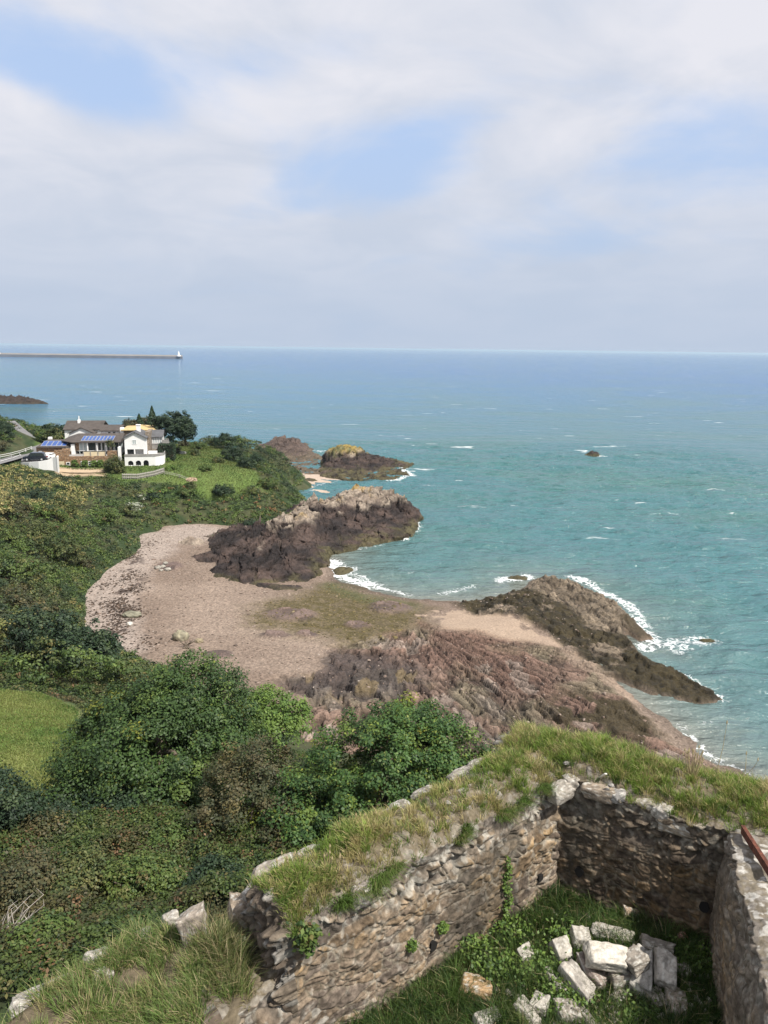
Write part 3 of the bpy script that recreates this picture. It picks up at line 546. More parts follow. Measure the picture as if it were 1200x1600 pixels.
crag_at('rock', 812, 904, 0, 1.8, 1.0, .6, 'small wave-washed rock off the tip of the weedy reef', seed=68, rough=.3, step=.12)
crag_at('rock', 535, 893, 0, 1.8, 1.8, .8, 'small dark rock in the surf at the foot of the headland', seed=69, rough=.4, step=.12)
crag_at('rock', 1105, 1001, 0, 1.0, .5, .45, 'low brown rock just awash beyond the reef', seed=70, rough=.3, step=.1)
crag_at('rock', 413, 703, .2, 3.0, 2.6, 2.4, 'rounded dark rock at the left end of the far reef', seed=71, rough=.5, step=.2)
crag_at('rock', 625, 690 + 9, 0, 0.01, .01, .01, 'x', seed=72) if False else None
crag_at('rocky_point', -14, 629, 0, 38, 12, 5.5, 'low dark rocky point at the left edge across the bay', seed=73, rough=1.2, step=.7, zones=lambda *a: zone_red(*a) * .45, steep=.8)

# breakwater and its light
bw = empty('breakwater'); tag(bw, 'long grey stone breakwater on the horizon at left', 'breakwater')
a0 = Vector(W(-260, 554.5, 0)); a1 = Vector(W(284, 561, 0)); dv = (a1 - a0).normalized(); nv = Vector((-dv.y, dv.x))
M_bw = mat_plain('breakwater_stone', (.16, .165, .185), .9, .15, .05); M_bwt = mat_plain('breakwater_deck', (.36, .33, .3), .9, .1, .05); M_white = mat_plain('white_render', (.80, .79, .77), .8, .04, .8)  # breakwater_stone: distance haze put into its pale bluish colour
def slab(p0, p1, n_, w0, w1, z0, z1, mat, name, par):
    m = MB(); q = [p0 + n_ * w0, p1 + n_ * w0, p1 + n_ * w1, p0 + n_ * w1]
    m.prism([(v.x, v.y, z0) for v in q], (0, 0, z0), (0, 0, z1)); return m.build(name, mat, par)
slab(a0, a1, nv, 0, 14, -2, 7.0, M_bw, 'sea_wall', bw); slab(a0, a1, nv, 9, 13.5, 7.0, 10.6, M_bwt, 'parapet', bw); slab(a0, a1, nv, 0.3, 9, 7.0, 7.5, M_bwt, 'walkway', bw)
lh = empty('lighthouse', (a1.x - dv.x * 8, a1.y - dv.y * 8, 7.5)); tag(lh, 'small white lighthouse at the end of the breakwater', 'lighthouse')
MB().tube([(0, 0, 0), (0, 0, 2.5)], [6, 5.4], 10).build('base', M_white, lh); MB().tube([(0, 0, 2.5), (0, 0, 11)], [3.2, 2.1], 10).build('tower', M_white, lh); MB().tube([(0, 0, 11), (0, 0, 13.5), (0, 0, 14.6)], [1.5, 1.5, .2], 8).build('lantern', M_white, lh)
hb = W(38, 551, 8.7); p = a0 + dv * ((Vector(W(38, 556.5, 0)) - a0).dot(dv)); 
hut = empty('harbour_hut', (p.x + nv.x * 5, p.y + nv.y * 5, 7.5), math.atan2(dv.y, dv.x)); tag(hut, 'low white hut on the breakwater walkway', 'hut')
MB().box(-6, 6, -2.5, 2.5, 0, 4).build('wall', M_white, hut); MB().prism([(-6.4, -3, 4), (-6.4, 3, 4), (-6.4, 0, 5.6)], (0, 0, 0), (12.8, 0, 0)).build('roof', M_bwt, hut)
bt = empty('motor_boat', W(11, 557.5, 0) + (0,)); tag(bt, 'tiny white boat in front of the breakwater', 'boat')
MB().add([(-5, 0, .1), (-4, -1.6, 0), (4, -1.6, 0), (4, 1.6, 0), (-4, 1.6, 0), (-6, 0, 2), (-4, -2, 1.8), (4.2, -2, 1.6), (4.2, 2, 1.6), (-4, 2, 1.8)], [(0, 4, 3, 2, 1), (5, 6, 7, 8, 9), (0, 1, 6, 5), (1, 2, 7, 6), (2, 3, 8, 7), (3, 4, 9, 8), (4, 0, 5, 9)]).build('hull', M_white, bt); MB().box(-1.5, 2, -1.2, 1.2, 1.7, 3.6).build('cabin', M_white, bt)

# ------------------------------------------------------------------ VEGETATION KIT
def leaves(cen, nrm, size, colr, aspect=.6, curl=.0):
    """quads: centres (n,3), facing nrm (n,3), size (n,), colour (n,3)"""
    n = len(cen); nrm = nrm / (np.linalg.norm(nrm, axis=1, keepdims=True) + 1e-9)
    r = rng.normal(size=(n, 3)); a = np.cross(nrm, r); a /= np.linalg.norm(a, axis=1, keepdims=True) + 1e-9; b = np.cross(nrm, a)
    s = size[:, None]; p0 = cen + a * s; p1 = cen + b * s * aspect + nrm * s * curl; p2 = cen - a * s; p3 = cen - b * s * aspect + nrm * s * curl
    V = np.stack([p0, p1, p2, p3], 1).reshape(-1, 3); F = np.arange(4 * n).reshape(n, 4); return V, F, np.repeat(colr, 4, 0)
def palette(n, cols, wts, jitter=.18):
    c = np.array(cols)[rng.choice(len(cols), n, p=np.array(wts) / sum(wts))]; return c * (1 + (rng.random((n, 1)) - .5) * 2 * jitter)
PAL = {
 'syc': ([(.038, .07, .02), (.05, .092, .022), (.024, .048, .015), (.10, .145, .03), (.2, .2, .03)], [4, 4, 3, 1.6, .25]),
 'syc2': ([(.04, .085, .022), (.055, .11, .026), (.028, .06, .018), (.13, .18, .035), (.24, .24, .03)], [4, 4, 3, 2.2, .6]),
 'brown': ([(.06, .065, .028), (.09, .075, .035), (.035, .045, .02), (.15, .12, .045)], [4, 3, 3, .8]),
 'dark': ([(.022, .042, .02), (.035, .06, .026), (.016, .03, .016), (.06, .085, .035)], [4, 3, 3, .7]),
 'gorse': ([(.06, .085, .026), (.10, .11, .034), (.038, .055, .02), (.17, .145, .05)], [4, 3, 3, 1]),
 'bramble': ([(.062, .10, .022), (.095, .132, .03), (.032, .06, .018), (.13, .12, .04), (.12, .07, .035)], [4, 3.4, 2.4, .8, .1]),
 'yellow': ([(.2, .19, .055), (.12, .14, .04), (.27, .23, .09)], [3, 3, 2]),
 'bright': ([(.09, .15, .03), (.12, .18, .035), (.06, .11, .025)], [3, 3, 2]),
 'straw': ([(.34, .26, .16), (.42, .34, .22)], [1, 1]),
}
def blobcloud(lobes, nclump, per, cr, ls, pal, seed=0, dirjit=.45, floor=None, inner=.25):
    """lobes: (cx,cy,cz,rx,ry,rz). leaf clumps spread over the lobes' skins with gaps, plus inner leaves"""
    lobes = np.array(lobes, float); vol = (lobes[:, 3] * lobes[:, 4] + lobes[:, 4] * lobes[:, 5]); pick = rng.choice(len(lobes), nclump, p=vol / vol.sum())
    u = rng.normal(size=(nclump, 3)); u /= np.linalg.norm(u, axis=1, keepdims=True); u[:, 2] = np.where(u[:, 2] < -.35, -u[:, 2], u[:, 2])
    Lb = lobes[pick]; rad = np.where(rng.random(nclump) < inner, rng.uniform(.45, .85, nclump), rng.uniform(.86, 1.12, nclump))
    c = Lb[:, :3] + u * Lb[:, 3:] * rad[:, None]
    cs = rng.uniform(.6, 1.35, nclump) * cr
    colc = palette(nclump, *PAL[pal], .12)
    C = np.repeat(c, per, 0); S = np.repeat(cs, per); U = np.repeat(u, per, 0); q = rng.normal(size=C.shape); q /= np.linalg.norm(q, axis=1, keepdims=True)
    q *= (rng.random((len(q), 1)) ** .45); q[:, 2] *= .75
    P_ = C + q * S[:, None]; nrm = U * .6 + q * .5 + np.array([0, 0, .5]) + rng.normal(size=C.shape) * dirjit
    lc = palette(len(P_), *PAL[pal], .2); mixk = .6; cc = (np.repeat(colc, per, 0) * mixk + lc * (1 - mixk)) * 1.08
    if floor is not None: k = P_[:, 2] > floor; P_, nrm, cc = P_[k], nrm[k], cc[k]
    return leaves(P_, nrm, rng.uniform(.6, 1.3, len(P_)) * ls, cc, .62, .12)
def tree(name, x, y, z0, lobes, trunk_h, trunk_r, pal, nclump, per, cr, ls, label, group=None, cat='tree', limbs=7, part='crown'):
    t = empty(name, (x, y, z0)); tag(t, label, cat, group)
    L_ = [(l[0] - x, l[1] - y, l[2] - z0) + tuple(l[3:]) for l in lobes]
    V, F, C = blobcloud(L_, nclump, per, cr, ls, pal); mesh_np(part, V, F, M_leaf, C, t)
    m = MB(); m.tube([(0, 0, -.3), (.1, .05, trunk_h * .5), (0, .1, trunk_h)], [trunk_r * 1.3, trunk_r, trunk_r * .7], 8)
    for i in range(limbs):
        l = L_[i % len(L_)]; e = Vector((l[0] + random.uniform(-.5, .5) * l[3], l[1] + random.uniform(-.5, .5) * l[4], l[2] + random.uniform(0, .6) * l[5])); s_ = Vector((0, .05, trunk_h * random.uniform(.5, 1)))
        m.tube([s_, s_.lerp(e, .5) + Vector((0, 0, .1 * trunk_h)), e], [trunk_r * .45, trunk_r * .28, trunk_r * .08], 5)
    m.build('trunk', M_bark, t, smooth=True); return t
def bush(name, x, y, r, h, pal, label, group=None, n=None, ls=.16, z=None, lob=4, cat='shrub', per=26):
    z = hillz(x, y) if z is None else z; lobes = [(x, y, z + h * .4, r * .8, r * .8, h * .6)]
    for i in range(lob):
        a = random.uniform(0, 6.28); k = random.uniform(.35, .7); lobes.append((x + r * k * math.cos(a), y + r * k * math.sin(a), z + h * random.uniform(.25, .5), r * random.uniform(.35, .55), r * random.uniform(.35, .55), h * random.uniform(.35, .55)))
    n = n or int(max(24, 14 * r * h + 10)); t = empty(name, (x, y, z)); tag(t, label, cat, group)
    L_ = [(l[0] - x, l[1] - y, l[2] - z) + tuple(l[3:]) for l in lobes]
    V, F, C = blobcloud(L_, n, per, min(.5, r * .3), ls, pal, inner=.3); mesh_np('foliage', V, F, M_leaf, C, t)
    m = MB()
    for i in range(5):
        a = i * 1.3; m.tube([(0, 0, -.2), (.3 * r * math.cos(a), .3 * r * math.sin(a), h * .4), (.6 * r * math.cos(a), .6 * r * math.sin(a), h * .75)], [.06, .04, .015], 5)
    m.build('stem', M_bark, t); return t
def bush_px(name, px, py, z, r, h, pal, label, **k):
    x, y = W(px, py, z); return bush(name, x, y, r, h, pal, label, z=hillz(x, y) - .2, **k)

# ------------------------------------------------------------------ HOUSES (local frame: u right, v away, z up)
HA = R(10); HO = Vector(W(222, 731, 9.5)); EX = Vector((math.cos(HA), math.sin(HA))); EY = Vector((-math.sin(HA), math.cos(HA)))
def fp(px, py, v):
    d = ray(px, py); dn = d.x * EY.x + d.y * EY.y; o = -(HO.x * EY.x + HO.y * EY.y)
    t = (v - o) / dn; x = d.x * t - HO.x; y = d.y * t - HO.y; return (x * EX.x + y * EX.y, CZ + d.z * t)
def bx(mb, x0, x1, y0, y1, v0, v1, zb=None):
    xm = (x0 + x1) / 2; ym = (y0 + y1) / 2; u0 = fp(x0, ym, v0)[0]; u1 = fp(x1, ym, v0)[0]; zt = fp(xm, y0, v0)[1]; z0 = fp(xm, y1, v0)[1] if zb is None else zb
    mb.box(u0, u1, v0, v1, z0, zt); return (u0, u1, z0, zt)
def hroot(name, label, cat='house', group=None):
    o = empty(name, (HO.x, HO.y, 0), HA); return tag(o, label, cat, group)
M_stone = mat_stonewall('brown_stone_wall', (.22, .12, .06), (.42, .28, .17), (.30, .18, .10)); M_stoneg = mat_stonewall('grey_stone_wall', (.2, .16, .12), (.36, .3, .24), (.27, .22, .17))
M_tile = mat_plain('brown_roof_tile', (.075, .062, .054), .85, .25, 1.2, bstr=.5, bscale=6); M_slate = mat_plain('grey_slate', (.095, .095, .10), .8, .2, 1.5, bstr=.4, bscale=6)
M_glass = mat_plain('window_glass', (.03, .04, .045), .08, .1, .5, spec=.8, bstr=0); M_curt = mat_plain('net_curtain_glass', (.42, .47, .47), .25, .12, 1.5, spec=.6)
M_solar = mat_plain('solar_cell', (.02, .07, .27), .35, .12, .8, spec=.7, bstr=0); M_alu = mat_plain('aluminium', (.6, .61, .63), .4, .05, metal=.3); M_cream = mat_plain('cream_panel', (.62, .53, .36), .8, .06); M_ochre = mat_plain('tan_felt_roof', (.5, .37, .18), .9, .1)
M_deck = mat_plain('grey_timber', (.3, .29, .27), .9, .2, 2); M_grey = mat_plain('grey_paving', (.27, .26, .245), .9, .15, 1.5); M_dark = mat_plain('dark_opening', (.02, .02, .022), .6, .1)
M_gravel = mat_plain('tan_gravel', (.40, .30, .2), .95, .15, 3); M_asph = mat_plain('worn_asphalt', (.17, .165, .165), .93, .15, .8)
def window(par, x0, x1, y0, y1, v, rows=1, cols=1, glass=None, name='window', fw=.09):
    u0, u1, z0, z1 = bx(MB(), x0, x1, y0, y1, v, v); f = MB()
    f.box(u0, u1, v - .06, v + .02, z0, z0 + fw); f.box(u0, u1, v - .06, v + .02, z1 - fw, z1); f.box(u0, u0 + fw, v - .06, v + .02, z0 + fw, z1 - fw); f.box(u1 - fw, u1, v - .06, v + .02, z0 + fw, z1 - fw)
    for i in range(1, cols): c = lerp(u0, u1, i / cols); f.box(c - fw * .4, c + fw * .4, v - .05, v + .02, z0 + fw, z1 - fw)
    for i in range(1, rows): c = lerp(z0, z1, i / rows); f.box(u0 + fw, u1 - fw, v - .055, v + .02, c - fw * .4, c + fw * .4)
    w = f.build(name, M_white, par); MB().box(u0 + fw, u1 - fw, v - .02, v + .01, z0 + fw, z1 - fw).build('pane', glass or M_glass, w); return w
def gable_roof(par, u0, u1, v0, v1, ze, zr, mat, along='v', ov=.35, th=.16, name='roof'):
    m = MB()
    if along == 'v':
        c = (u0 + u1) / 2; k = (zr - ze) / (c - u0)
        for s in (-1, 1):
            e = c + s * (c - u0 + ov); ze_ = ze - k * ov; m.prism([(e, v0 - ov, ze_), (c, v0 - ov, zr), (c, v0 - ov, zr + th), (e, v0 - ov, ze_ + th)], (0, v0 - ov, 0), (0, v1 + ov, 0))
    else:
        c = (v0 + v1) / 2; k = (zr - ze) / (c - v0)
        for s in (-1, 1):
            e = c + s * (c - v0 + ov); ze_ = ze - k * ov; m.prism([(u0 - ov, e, ze_), (u0 - ov, c, zr), (u0 - ov, c, zr + th), (u0 - ov, e, ze_ + th)], (u0 - ov, 0, 0), (u1 + ov, 0, 0))
    return m.build(name, mat, par)
def hip_roof(par, u0, u1, v0, v1, ze, zr, mat, run=None, ov=.4, name='roof'):
    run = run if run is not None else (v1 - v0) / 2; c = (v0 + v1) / 2; a, b, p, q = u0 - ov, u1 + ov, v0 - ov, v1 + ov
    return MB().add([(a, p, ze), (b, p, ze), (b, q, ze), (a, q, ze), (a + run, c, zr), (b - run, c, zr), (a, p, ze - .18), (b, p, ze - .18), (b, q, ze - .18), (a, q, ze - .18)],
                    [(0, 1, 5, 4), (1, 2, 5), (2, 3, 4, 5), (3, 0, 4), (9, 8, 7, 6), (6, 7, 1, 0), (7, 8, 2, 1), (8, 9, 3, 2), (9, 6, 0, 3)]).build(name, mat, par)
# --- white gabled house
g = hroot('gabled_house', 'white gabled house with three dark arches under a grey terrace')
u0, ze = fp(194, 684, 0); u1, _ = fp(227, 684, 0); uc, zp = fp(210, 675.5, 0); zf = fp(210, 713, 0)[1]; zfl = fp(210, 702, 0)[1]
zg = 8.7
m = MB(); m.prism([(u0, 0, zfl), (u1, 0, zfl), (u1, 0, ze), ((u0 + u1) / 2, 0, zp), (u0, 0, ze)], (0, 0, 0), (0, 7.5, 0))
uw, _ = fp(198.5, 707, 0); ur, _ = fp(224.5, 707, 0); um0, _ = fp(209.5, 707, 0); um1, _ = fp(211.3, 707, 0)
m.box(u0, uw, 0.002, 1.6, zg, zfl); m.box(ur, u1, 0.002, 1.6, zg, zfl); m.box(um0, um1, 0.002, .3, zf, zfl); m.box(u0, u1, 1.6, 7.49, zg, zfl - .002); m.build('wall', M_white, g)
MB().box(uw + .05, um0 - .1, 1.5, 1.598, zf + .25, zfl - .15).build('glazed_door', M_glass, g)
gable_roof(g, u0, u1, 0, 7.5, ze, zp, M_slate); window(g, 206.5, 213, 687, 694.5, -.003, cols=2, glass=M_curt)
c0 = fp(212.5, 664.5, 3); c1 = fp(219, 672, 3); MB().box(c0[0], c1[0], 3, 4, c1[1] - .8, c0[1]).box(c0[0] - .08, c1[0] + .08, 2.92, 4.08, c0[1], c0[1] + .12).build('chimney', M_white, g)
# arched base with curved right end
ub0 = fp(195, 722, -1.6)[0]; ub1 = fp(243, 722, -1.6)[0]; zt = fp(215, 713.5, -1.6)[1]
arch = [(200, 208.5, 720, 727.3), (212, 220.5, 719.6, 727.3), (224, 232.5, 719, 731)]
m = MB(); th = .35; v0 = -1.6
seg = []
us = [ub0]
for i, (a, b, t_, bt_) in enumerate(arch):
    ua, ub = fp(a, 724, v0)[0], fp(b, 724, v0)[0]; zt_ = fp(a, t_, v0)[1]; zb_ = fp(a, bt_, v0)[1]; seg.append((ua, ub, zt_, zb_))
prev = ub0
for (ua, ub, zt_, zb_) in seg:
    m.box(prev, ua, v0, v0 + th, zg, zt); c = (ua + ub) / 2; r = (ub - ua) / 2; n = 10; zs = zt_ - r
    for k in range(n):
        a0_ = math.pi * (1 - k / n); a1_ = math.pi * (1 - (k + 1) / n); xa, xb = c + r * math.cos(a0_), c + r * math.cos(a1_)
        m.prism([(xa, v0, zs + r * math.sin(a0_)), (xb, v0, zs + r * math.sin(a1_)), (xb, v0, zt), (xa, v0, zt)], (0, v0, 0), (0, v0 + th, 0))
    if zb_ > zg + .2: m.box(ua, ub, v0, v0 + th, zg, zb_)
    prev = ub
m.box(prev, ub1, v0, v0 + th, zg, zt)
pp = [(ub1, v0), (ub1 + .9, v0 + .35), (ub1 + 1.5, v0 + 1.1), (ub1 + 1.7, v0 + 2.2), (ub1 + 1.6, v0 + 5)]
for a, b in zip(pp[:-1], pp[1:]): m.prism([(a[0], a[1], zg), (b[0], b[1], zg), (b[0] - .05, b[1] + .3, zg), (a[0] - .05, a[1] + .3, zg)], (0, 0, zg), (0, 0, zt))
m.build('arched_base', M_white, g)
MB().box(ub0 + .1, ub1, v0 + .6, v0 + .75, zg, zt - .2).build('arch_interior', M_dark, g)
m = MB(); m.prism([(ub0, v0 - .05, zt), (ub1, v0 - .05, zt)] + [(a, b, zt) for a, b in pp[1:]] + [(u1, 3.5, zt), (ub0, 3.5, zt)], (0, 0, 0), (0, 0, .12)); m.build('terrace_floor', M_grey, g)
m = MB(); zz0 = zt + .12
m.box(ub0, ub1, v0, v0 + .2, zz0, zz0 + .42)
for a, b in zip(pp[:-1], pp[1:]): m.prism([(a[0], a[1], zz0), (b[0], b[1], zz0), (b[0] - .2, b[1] + .1, zz0), (a[0] - .1, a[1] + .2, zz0)], (0, 0, 0), (0, 0, .42))
m.build('parapet', M_grey, g)
MB().box(u1 + .3, u1 + 2.2, 1.2, 1.8, zz0, zz0 + .7).build('bench', M_white, g)
# --- stone side range and conservatory annex
an = hroot('sunroom_annex', 'grey-roofed annex with white glazed sunroom and timber balcony beside the dark tree')
m = MB(); bx(m, 227.5, 234, 675, 712, 2.5, 9, zg); bx(m, 234, 246, 703, 712, 5, 9, zg); m.build('stone_wall', M_stoneg, an)
q = fp(234.5, 682, 6); q1 = fp(253, 682, 6); zb = fp(240, 694, 6)[1]
MB().box(q[0], q1[0], 6, 10, zb, q[1]).build('wall', M_white, an); MB().box(q[0] + .1, q1[0], 6.1, 10, zg, zb).build('base_wall', M_deck, an)
for i in range(5): window(an, 235 + i * 3.5, 238.2 + i * 3.5, 683.5, 692.5, 5.99, glass=M_curt)
zr = fp(240, 672.5, 8)[1]; gable_roof(an, q[0], q1[0], 6, 10, q[1], zr, M_slate, along='u')
d0 = fp(253, 693, 5.5); d1 = fp(264, 693, 5.5); m = MB(); m.box(d0[0], d1[0], 5.5, 8.5, d0[1] - .15, d0[1])
for i in range(4): uu = lerp(d0[0] + .1, d1[0] - .1, i / 3); m.box(uu - .06, uu + .06, 5.5, 5.62, zg, d0[1] + 1.0)
m.box(d0[0], d1[0], 5.5, 5.6, d0[1] + 1.0, d0[1] + 1.1); m.box(d0[0], d1[0], 5.53, 5.57, d0[1] + .05, d0[1] + .85); m.build('balcony', M_deck, an)
# --- stone and glass bungalow
b = hroot('glazed_bungalow', 'low brown-roofed bungalow with glass front, blue solar panels and stone basement')
VB = 4.0; VF = -1.0
m = MB(); bx(m, 86, 108, 703.5, 737, VF, VF + .5, zg); bx(m, 108, 168, 713, 737, VF, VF + .5, zg); bx(m, 168, 184.5, 704.5, 737, VF, VF + .5, zg)
e0 = fp(123, 690, VB); e1 = fp(187, 690, VB); gz = fp(150, 704, VB)[1]
m.box(e0[0] - .8, e0[0], VB, VB + .4, gz, e0[1]); m.build('stone_wall', M_stone, b)
fl0 = fp(108, 713, VF)
MB().box(fp(87, 713, VF)[0], fp(184, 713, VF)[0], VF + .5, VB + 5, fl0[1] - .35, fl0[1] - .2).build('terrace_floor', M_grey, b)
MB().box(e0[0], e1[0], VB + 3.5, VB + 3.7, gz - .8, e0[1]).box(e0[0], e0[0] + .1, VB, VB + 3.5, gz - .8, e0[1]).build('interior_wall', M_curt, b)
for k, (xa, xb) in enumerate([(124, 130), (130.3, 136.3), (137, 150), (153, 158.5), (159, 164), (167, 172), (173, 178), (179, 186)]):
    window(b, xa, xb, 691, 704.5, VB + .02, glass=M_curt if k in (0, 1) else M_glass, name='glass_door')
for xa in (151.3, 165.5, 136.6): m = MB(); bx(m, xa - .7, xa + .9, 690.5, 705, VB - .6, VB - .3); m.build('column', M_white, b)
ez = e0[1]; rz = fp(140, 677, VB + 6)[1]
ul, ur_ = fp(92, 690, VB)[0], fp(189, 690, VB)[0]
MB().add([(e0[0] - 1.5, VB - .9, ez), (ur_, VB - .9, ez), (ur_, VB + 6, rz), (ul + 3, VB + 6, rz), (ul, VB + 2.2, ez), (ul, VB + 11, ez), (ur_, VB + 11, ez), (e0[0] - 1.5, VB - .9, ez - .2), (ur_, VB - .9, ez - .2), (ur_, VB + 11, ez - .2), (ul, VB + 11, ez - .2), (ul, VB + 2.2, ez - .2)],
         [(0, 1, 2, 3), (0, 3, 4), (4, 3, 5), (3, 2, 6, 5), (1, 6, 2), (7, 8, 1, 0), (8, 9, 6, 1), (9, 10, 5, 6), (10, 11, 4, 5), (11, 7, 0, 4), (7, 11, 10, 9, 8)]).build('roof', M_tile, b)
def panels(par, xa, xb, n, p0, p1, t0, t1, lift=.09, gaps=()):
    """solar panels on the plane through eave point p0 and ridge point p1 (v,z)"""
    for i in range(n):
        ua = lerp(xa, xb, i / n) + .05; ub = lerp(xa, xb, (i + 1) / n) - .05
        a = (lerp(p0[0], p1[0], t0), lerp(p0[1], p1[1], t0) + lift); c = (lerp(p0[0], p1[0], t1), lerp(p0[1], p1[1], t1) + lift)
        m = MB(); m.prism([(ua, a[0], a[1]), (ub, a[0], a[1]), (ub, c[0], c[1]), (ua, c[0], c[1])], (0, 0, 0), (0, 0, .05)); fr = m.build('solar_panel', M_alu, par)
        m = MB(); e = .05; m.prism([(ua + e, lerp(a[0], c[0], .03), lerp(a[1], c[1], .03) + .052), (ub - e, lerp(a[0], c[0], .03), lerp(a[1], c[1], .03) + .052), (ub - e, lerp(a[0], c[0], .97), lerp(a[1], c[1], .97) + .052), (ua + e, lerp(a[0], c[0], .97), lerp(a[1], c[1], .97) + .052)], (0, 0, 0), (0, 0, .006)); m.build('cell', M_solar, fr)
panels(b, fp(126, 688, VB)[0], fp(177, 688, VB)[0], 9, (VB - .9, ez), (VB + 6, rz), .1, .62)
for xa, xb, ya, yb in [(126.5, 131.5, 720.5, 731), (138, 143.5, 720.5, 731), (151, 157, 720, 731), (171, 175, 720, 730)]: window(b, xa, xb, ya, yb, VF - .01, rows=3, fw=.1)
w = window(b, 103.7, 110, 722, 735.5, VF - .01, rows=3, name='door', fw=.12)
m = MB(); bx(m, 103.9, 109.8, 728.5, 735.3, VF - .09, VF - .06); m.build('door_panel', M_white, w)
m = MB(); bx(m, 91.5, 100.5, 721, 732, VF - .12, VF - .02); m.build('garage_door', M_cream, b)
for xa in (131, 142, 154): m = MB(); bx(m, xa, xa + 10.5, 706, 713.5, VF + .7, VF + .8); m.build('balustrade_panel', M_cream, b)
for xa in (130.3, 141.5, 153.4, 165): m = MB(); bx(m, xa - .5, xa + .5, 705.5, 714, VF + .55, VF + .7); m.build('balustrade_post', M_deck, b)
m = MB(); bx(m, 184.8, 187.3, 699, 731, VF - .3, VF + 2, zg); bx(m, 184.9, 187.1, 705, 731, VF + 2.01, VF + 5, zg); m.build('side_wall', M_white, b)
# --- garage wing at left
c = hroot('garage_wing', 'stone garage wing with a row of blue solar panels beside the road')
GV = 4.0; m = MB(); bx(m, 57, 97, 698.5, 714, GV, GV + .5, zg); bx(m, 97, 109, 701, 706, GV - 1.0, GV - .5, zg); m.build('stone_wall', M_stone, c)
p0 = fp(80, 698, GV); r0_ = fp(80, 686.5, GV + 5); ul, ur_ = fp(57, 698, GV)[0], fp(110, 698, GV)[0]
MB().add([(ul, GV - .4, p0[1]), (ur_, GV - .4, p0[1]), (ur_ - .5, GV + 5, r0_[1]), (ul + 1.2, GV + 5, r0_[1]), (ul, GV + 10, p0[1]), (ur_, GV + 10, p0[1]), (ul, GV - .4, p0[1] - .2), (ur_, GV - .4, p0[1] - .2), (ul, GV + 10, p0[1] - .2), (ur_, GV + 10, p0[1] - .2)], [(0, 1, 2, 3), (3, 2, 5, 4), (0, 3, 4), (1, 5, 2), (6, 7, 1, 0), (7, 9, 5, 1), (8, 6, 0, 4), (6, 8, 9, 7)]).build('roof', M_tile, c)
panels(c, fp(63, 696, GV)[0], fp(103.5, 696, GV)[0], 5, (GV - .4, p0[1]), (GV + 5, r0_[1]), .06, .72)
m = MB(); bx(m, 75, 80, 683.5, 690, GV + 6, GV + 7.2); m.build('chimney', M_white, c)
m = MB(); bx(m, 60.5, 66, 704.5, 714, GV - .04, GV); m.build('door', M_alu, c); window(c, 94, 98.5, 703, 705, GV - .03, fw=.06)
m = MB(); bx(m, 111, 116.5, 694, 706, GV - .6, GV + 2, zg + 2.5); m.build('porch', M_white, c)
# --- tiled house behind
t = hroot('tiled_house', 'white house with steep brown tiled roof and thin chimney behind the bungalow')
TV = 17.0; m = MB(); bx(m, 101, 157.5, 671, 684, TV + 3, TV + 12, zg); k0 = fp(108, 677, TV); k1 = fp(146, 677, TV); kp = fp(127, 668.5, TV)
m.prism([(k0[0], TV, zg), (k1[0], TV, zg), (k1[0], TV, k1[1]), (kp[0], TV, kp[1]), (k0[0], TV, k0[1])], (0, 0, 0), (0, 6, 0)); m.build('wall', M_white, t)
za = fp(130, 671, TV + 3)[1]; zc_ = fp(130, 658, TV + 7.5)[1]; gable_roof(t, fp(101, 671, TV + 3)[0], fp(157.5, 671, TV + 3)[0], TV + 3, TV + 12, za, zc_, M_tile, along='u')
gable_roof(t, k0[0], k1[0], TV, TV + 6, k0[1], kp[1], M_tile, along='v'); window(t, 141, 149, 671.5, 677, TV + 2.97); 
m = MB(); h0 = fp(121.5, 656, TV + 6); h1 = fp(124.5, 664, TV + 6); m.box(h0[0] - .1, h1[0] + .1, TV + 6, TV + 7, h1[1] - 1.5, h0[1]); m.tube([((h0[0] + h1[0]) / 2, TV + 6.5, h0[1]), ((h0[0] + h1[0]) / 2, TV + 6.5, h0[1] + .9)], .12); m.build('chimney', M_white, t)
t2 = hroot('side_wing', 'low brown-roofed wing between the tiled house and the tan flat roof'); TV = 14
m = MB(); bx(m, 158, 187, 673, 684, TV, TV + 7, zg); m.build('wall', M_white, t2); a_ = fp(158, 673, TV); b_ = fp(188, 673, TV); gable_roof(t2, a_[0], b_[0], TV, TV + 7, a_[1], fp(170, 664.5, TV + 3.5)[1], M_tile, along='u')
for xa in (168.5, 176): window(t2, xa, xa + 4.5, 674.5, 678, TV - .02, fw=.06)
m = MB(); bx(m, 187.5, 193, 668.5, 679, TV - 3, TV - 1.6); m.build('chimney', M_white, t2)
t3 = hroot('tan_roofed_wing', 'low wing with flat tan roof behind the white gable'); TV = 11
m = MB(); bx(m, 194, 240, 671, 684, TV, TV + 9, zg); m.build('wall', M_stoneg, t3); a_ = fp(192, 671.5, TV); b_ = fp(241, 671.5, TV); hip_roof(t3, a_[0], b_[0], TV, TV + 9, a_[1], fp(215, 663.5, TV + 4.5)[1], M_ochre)
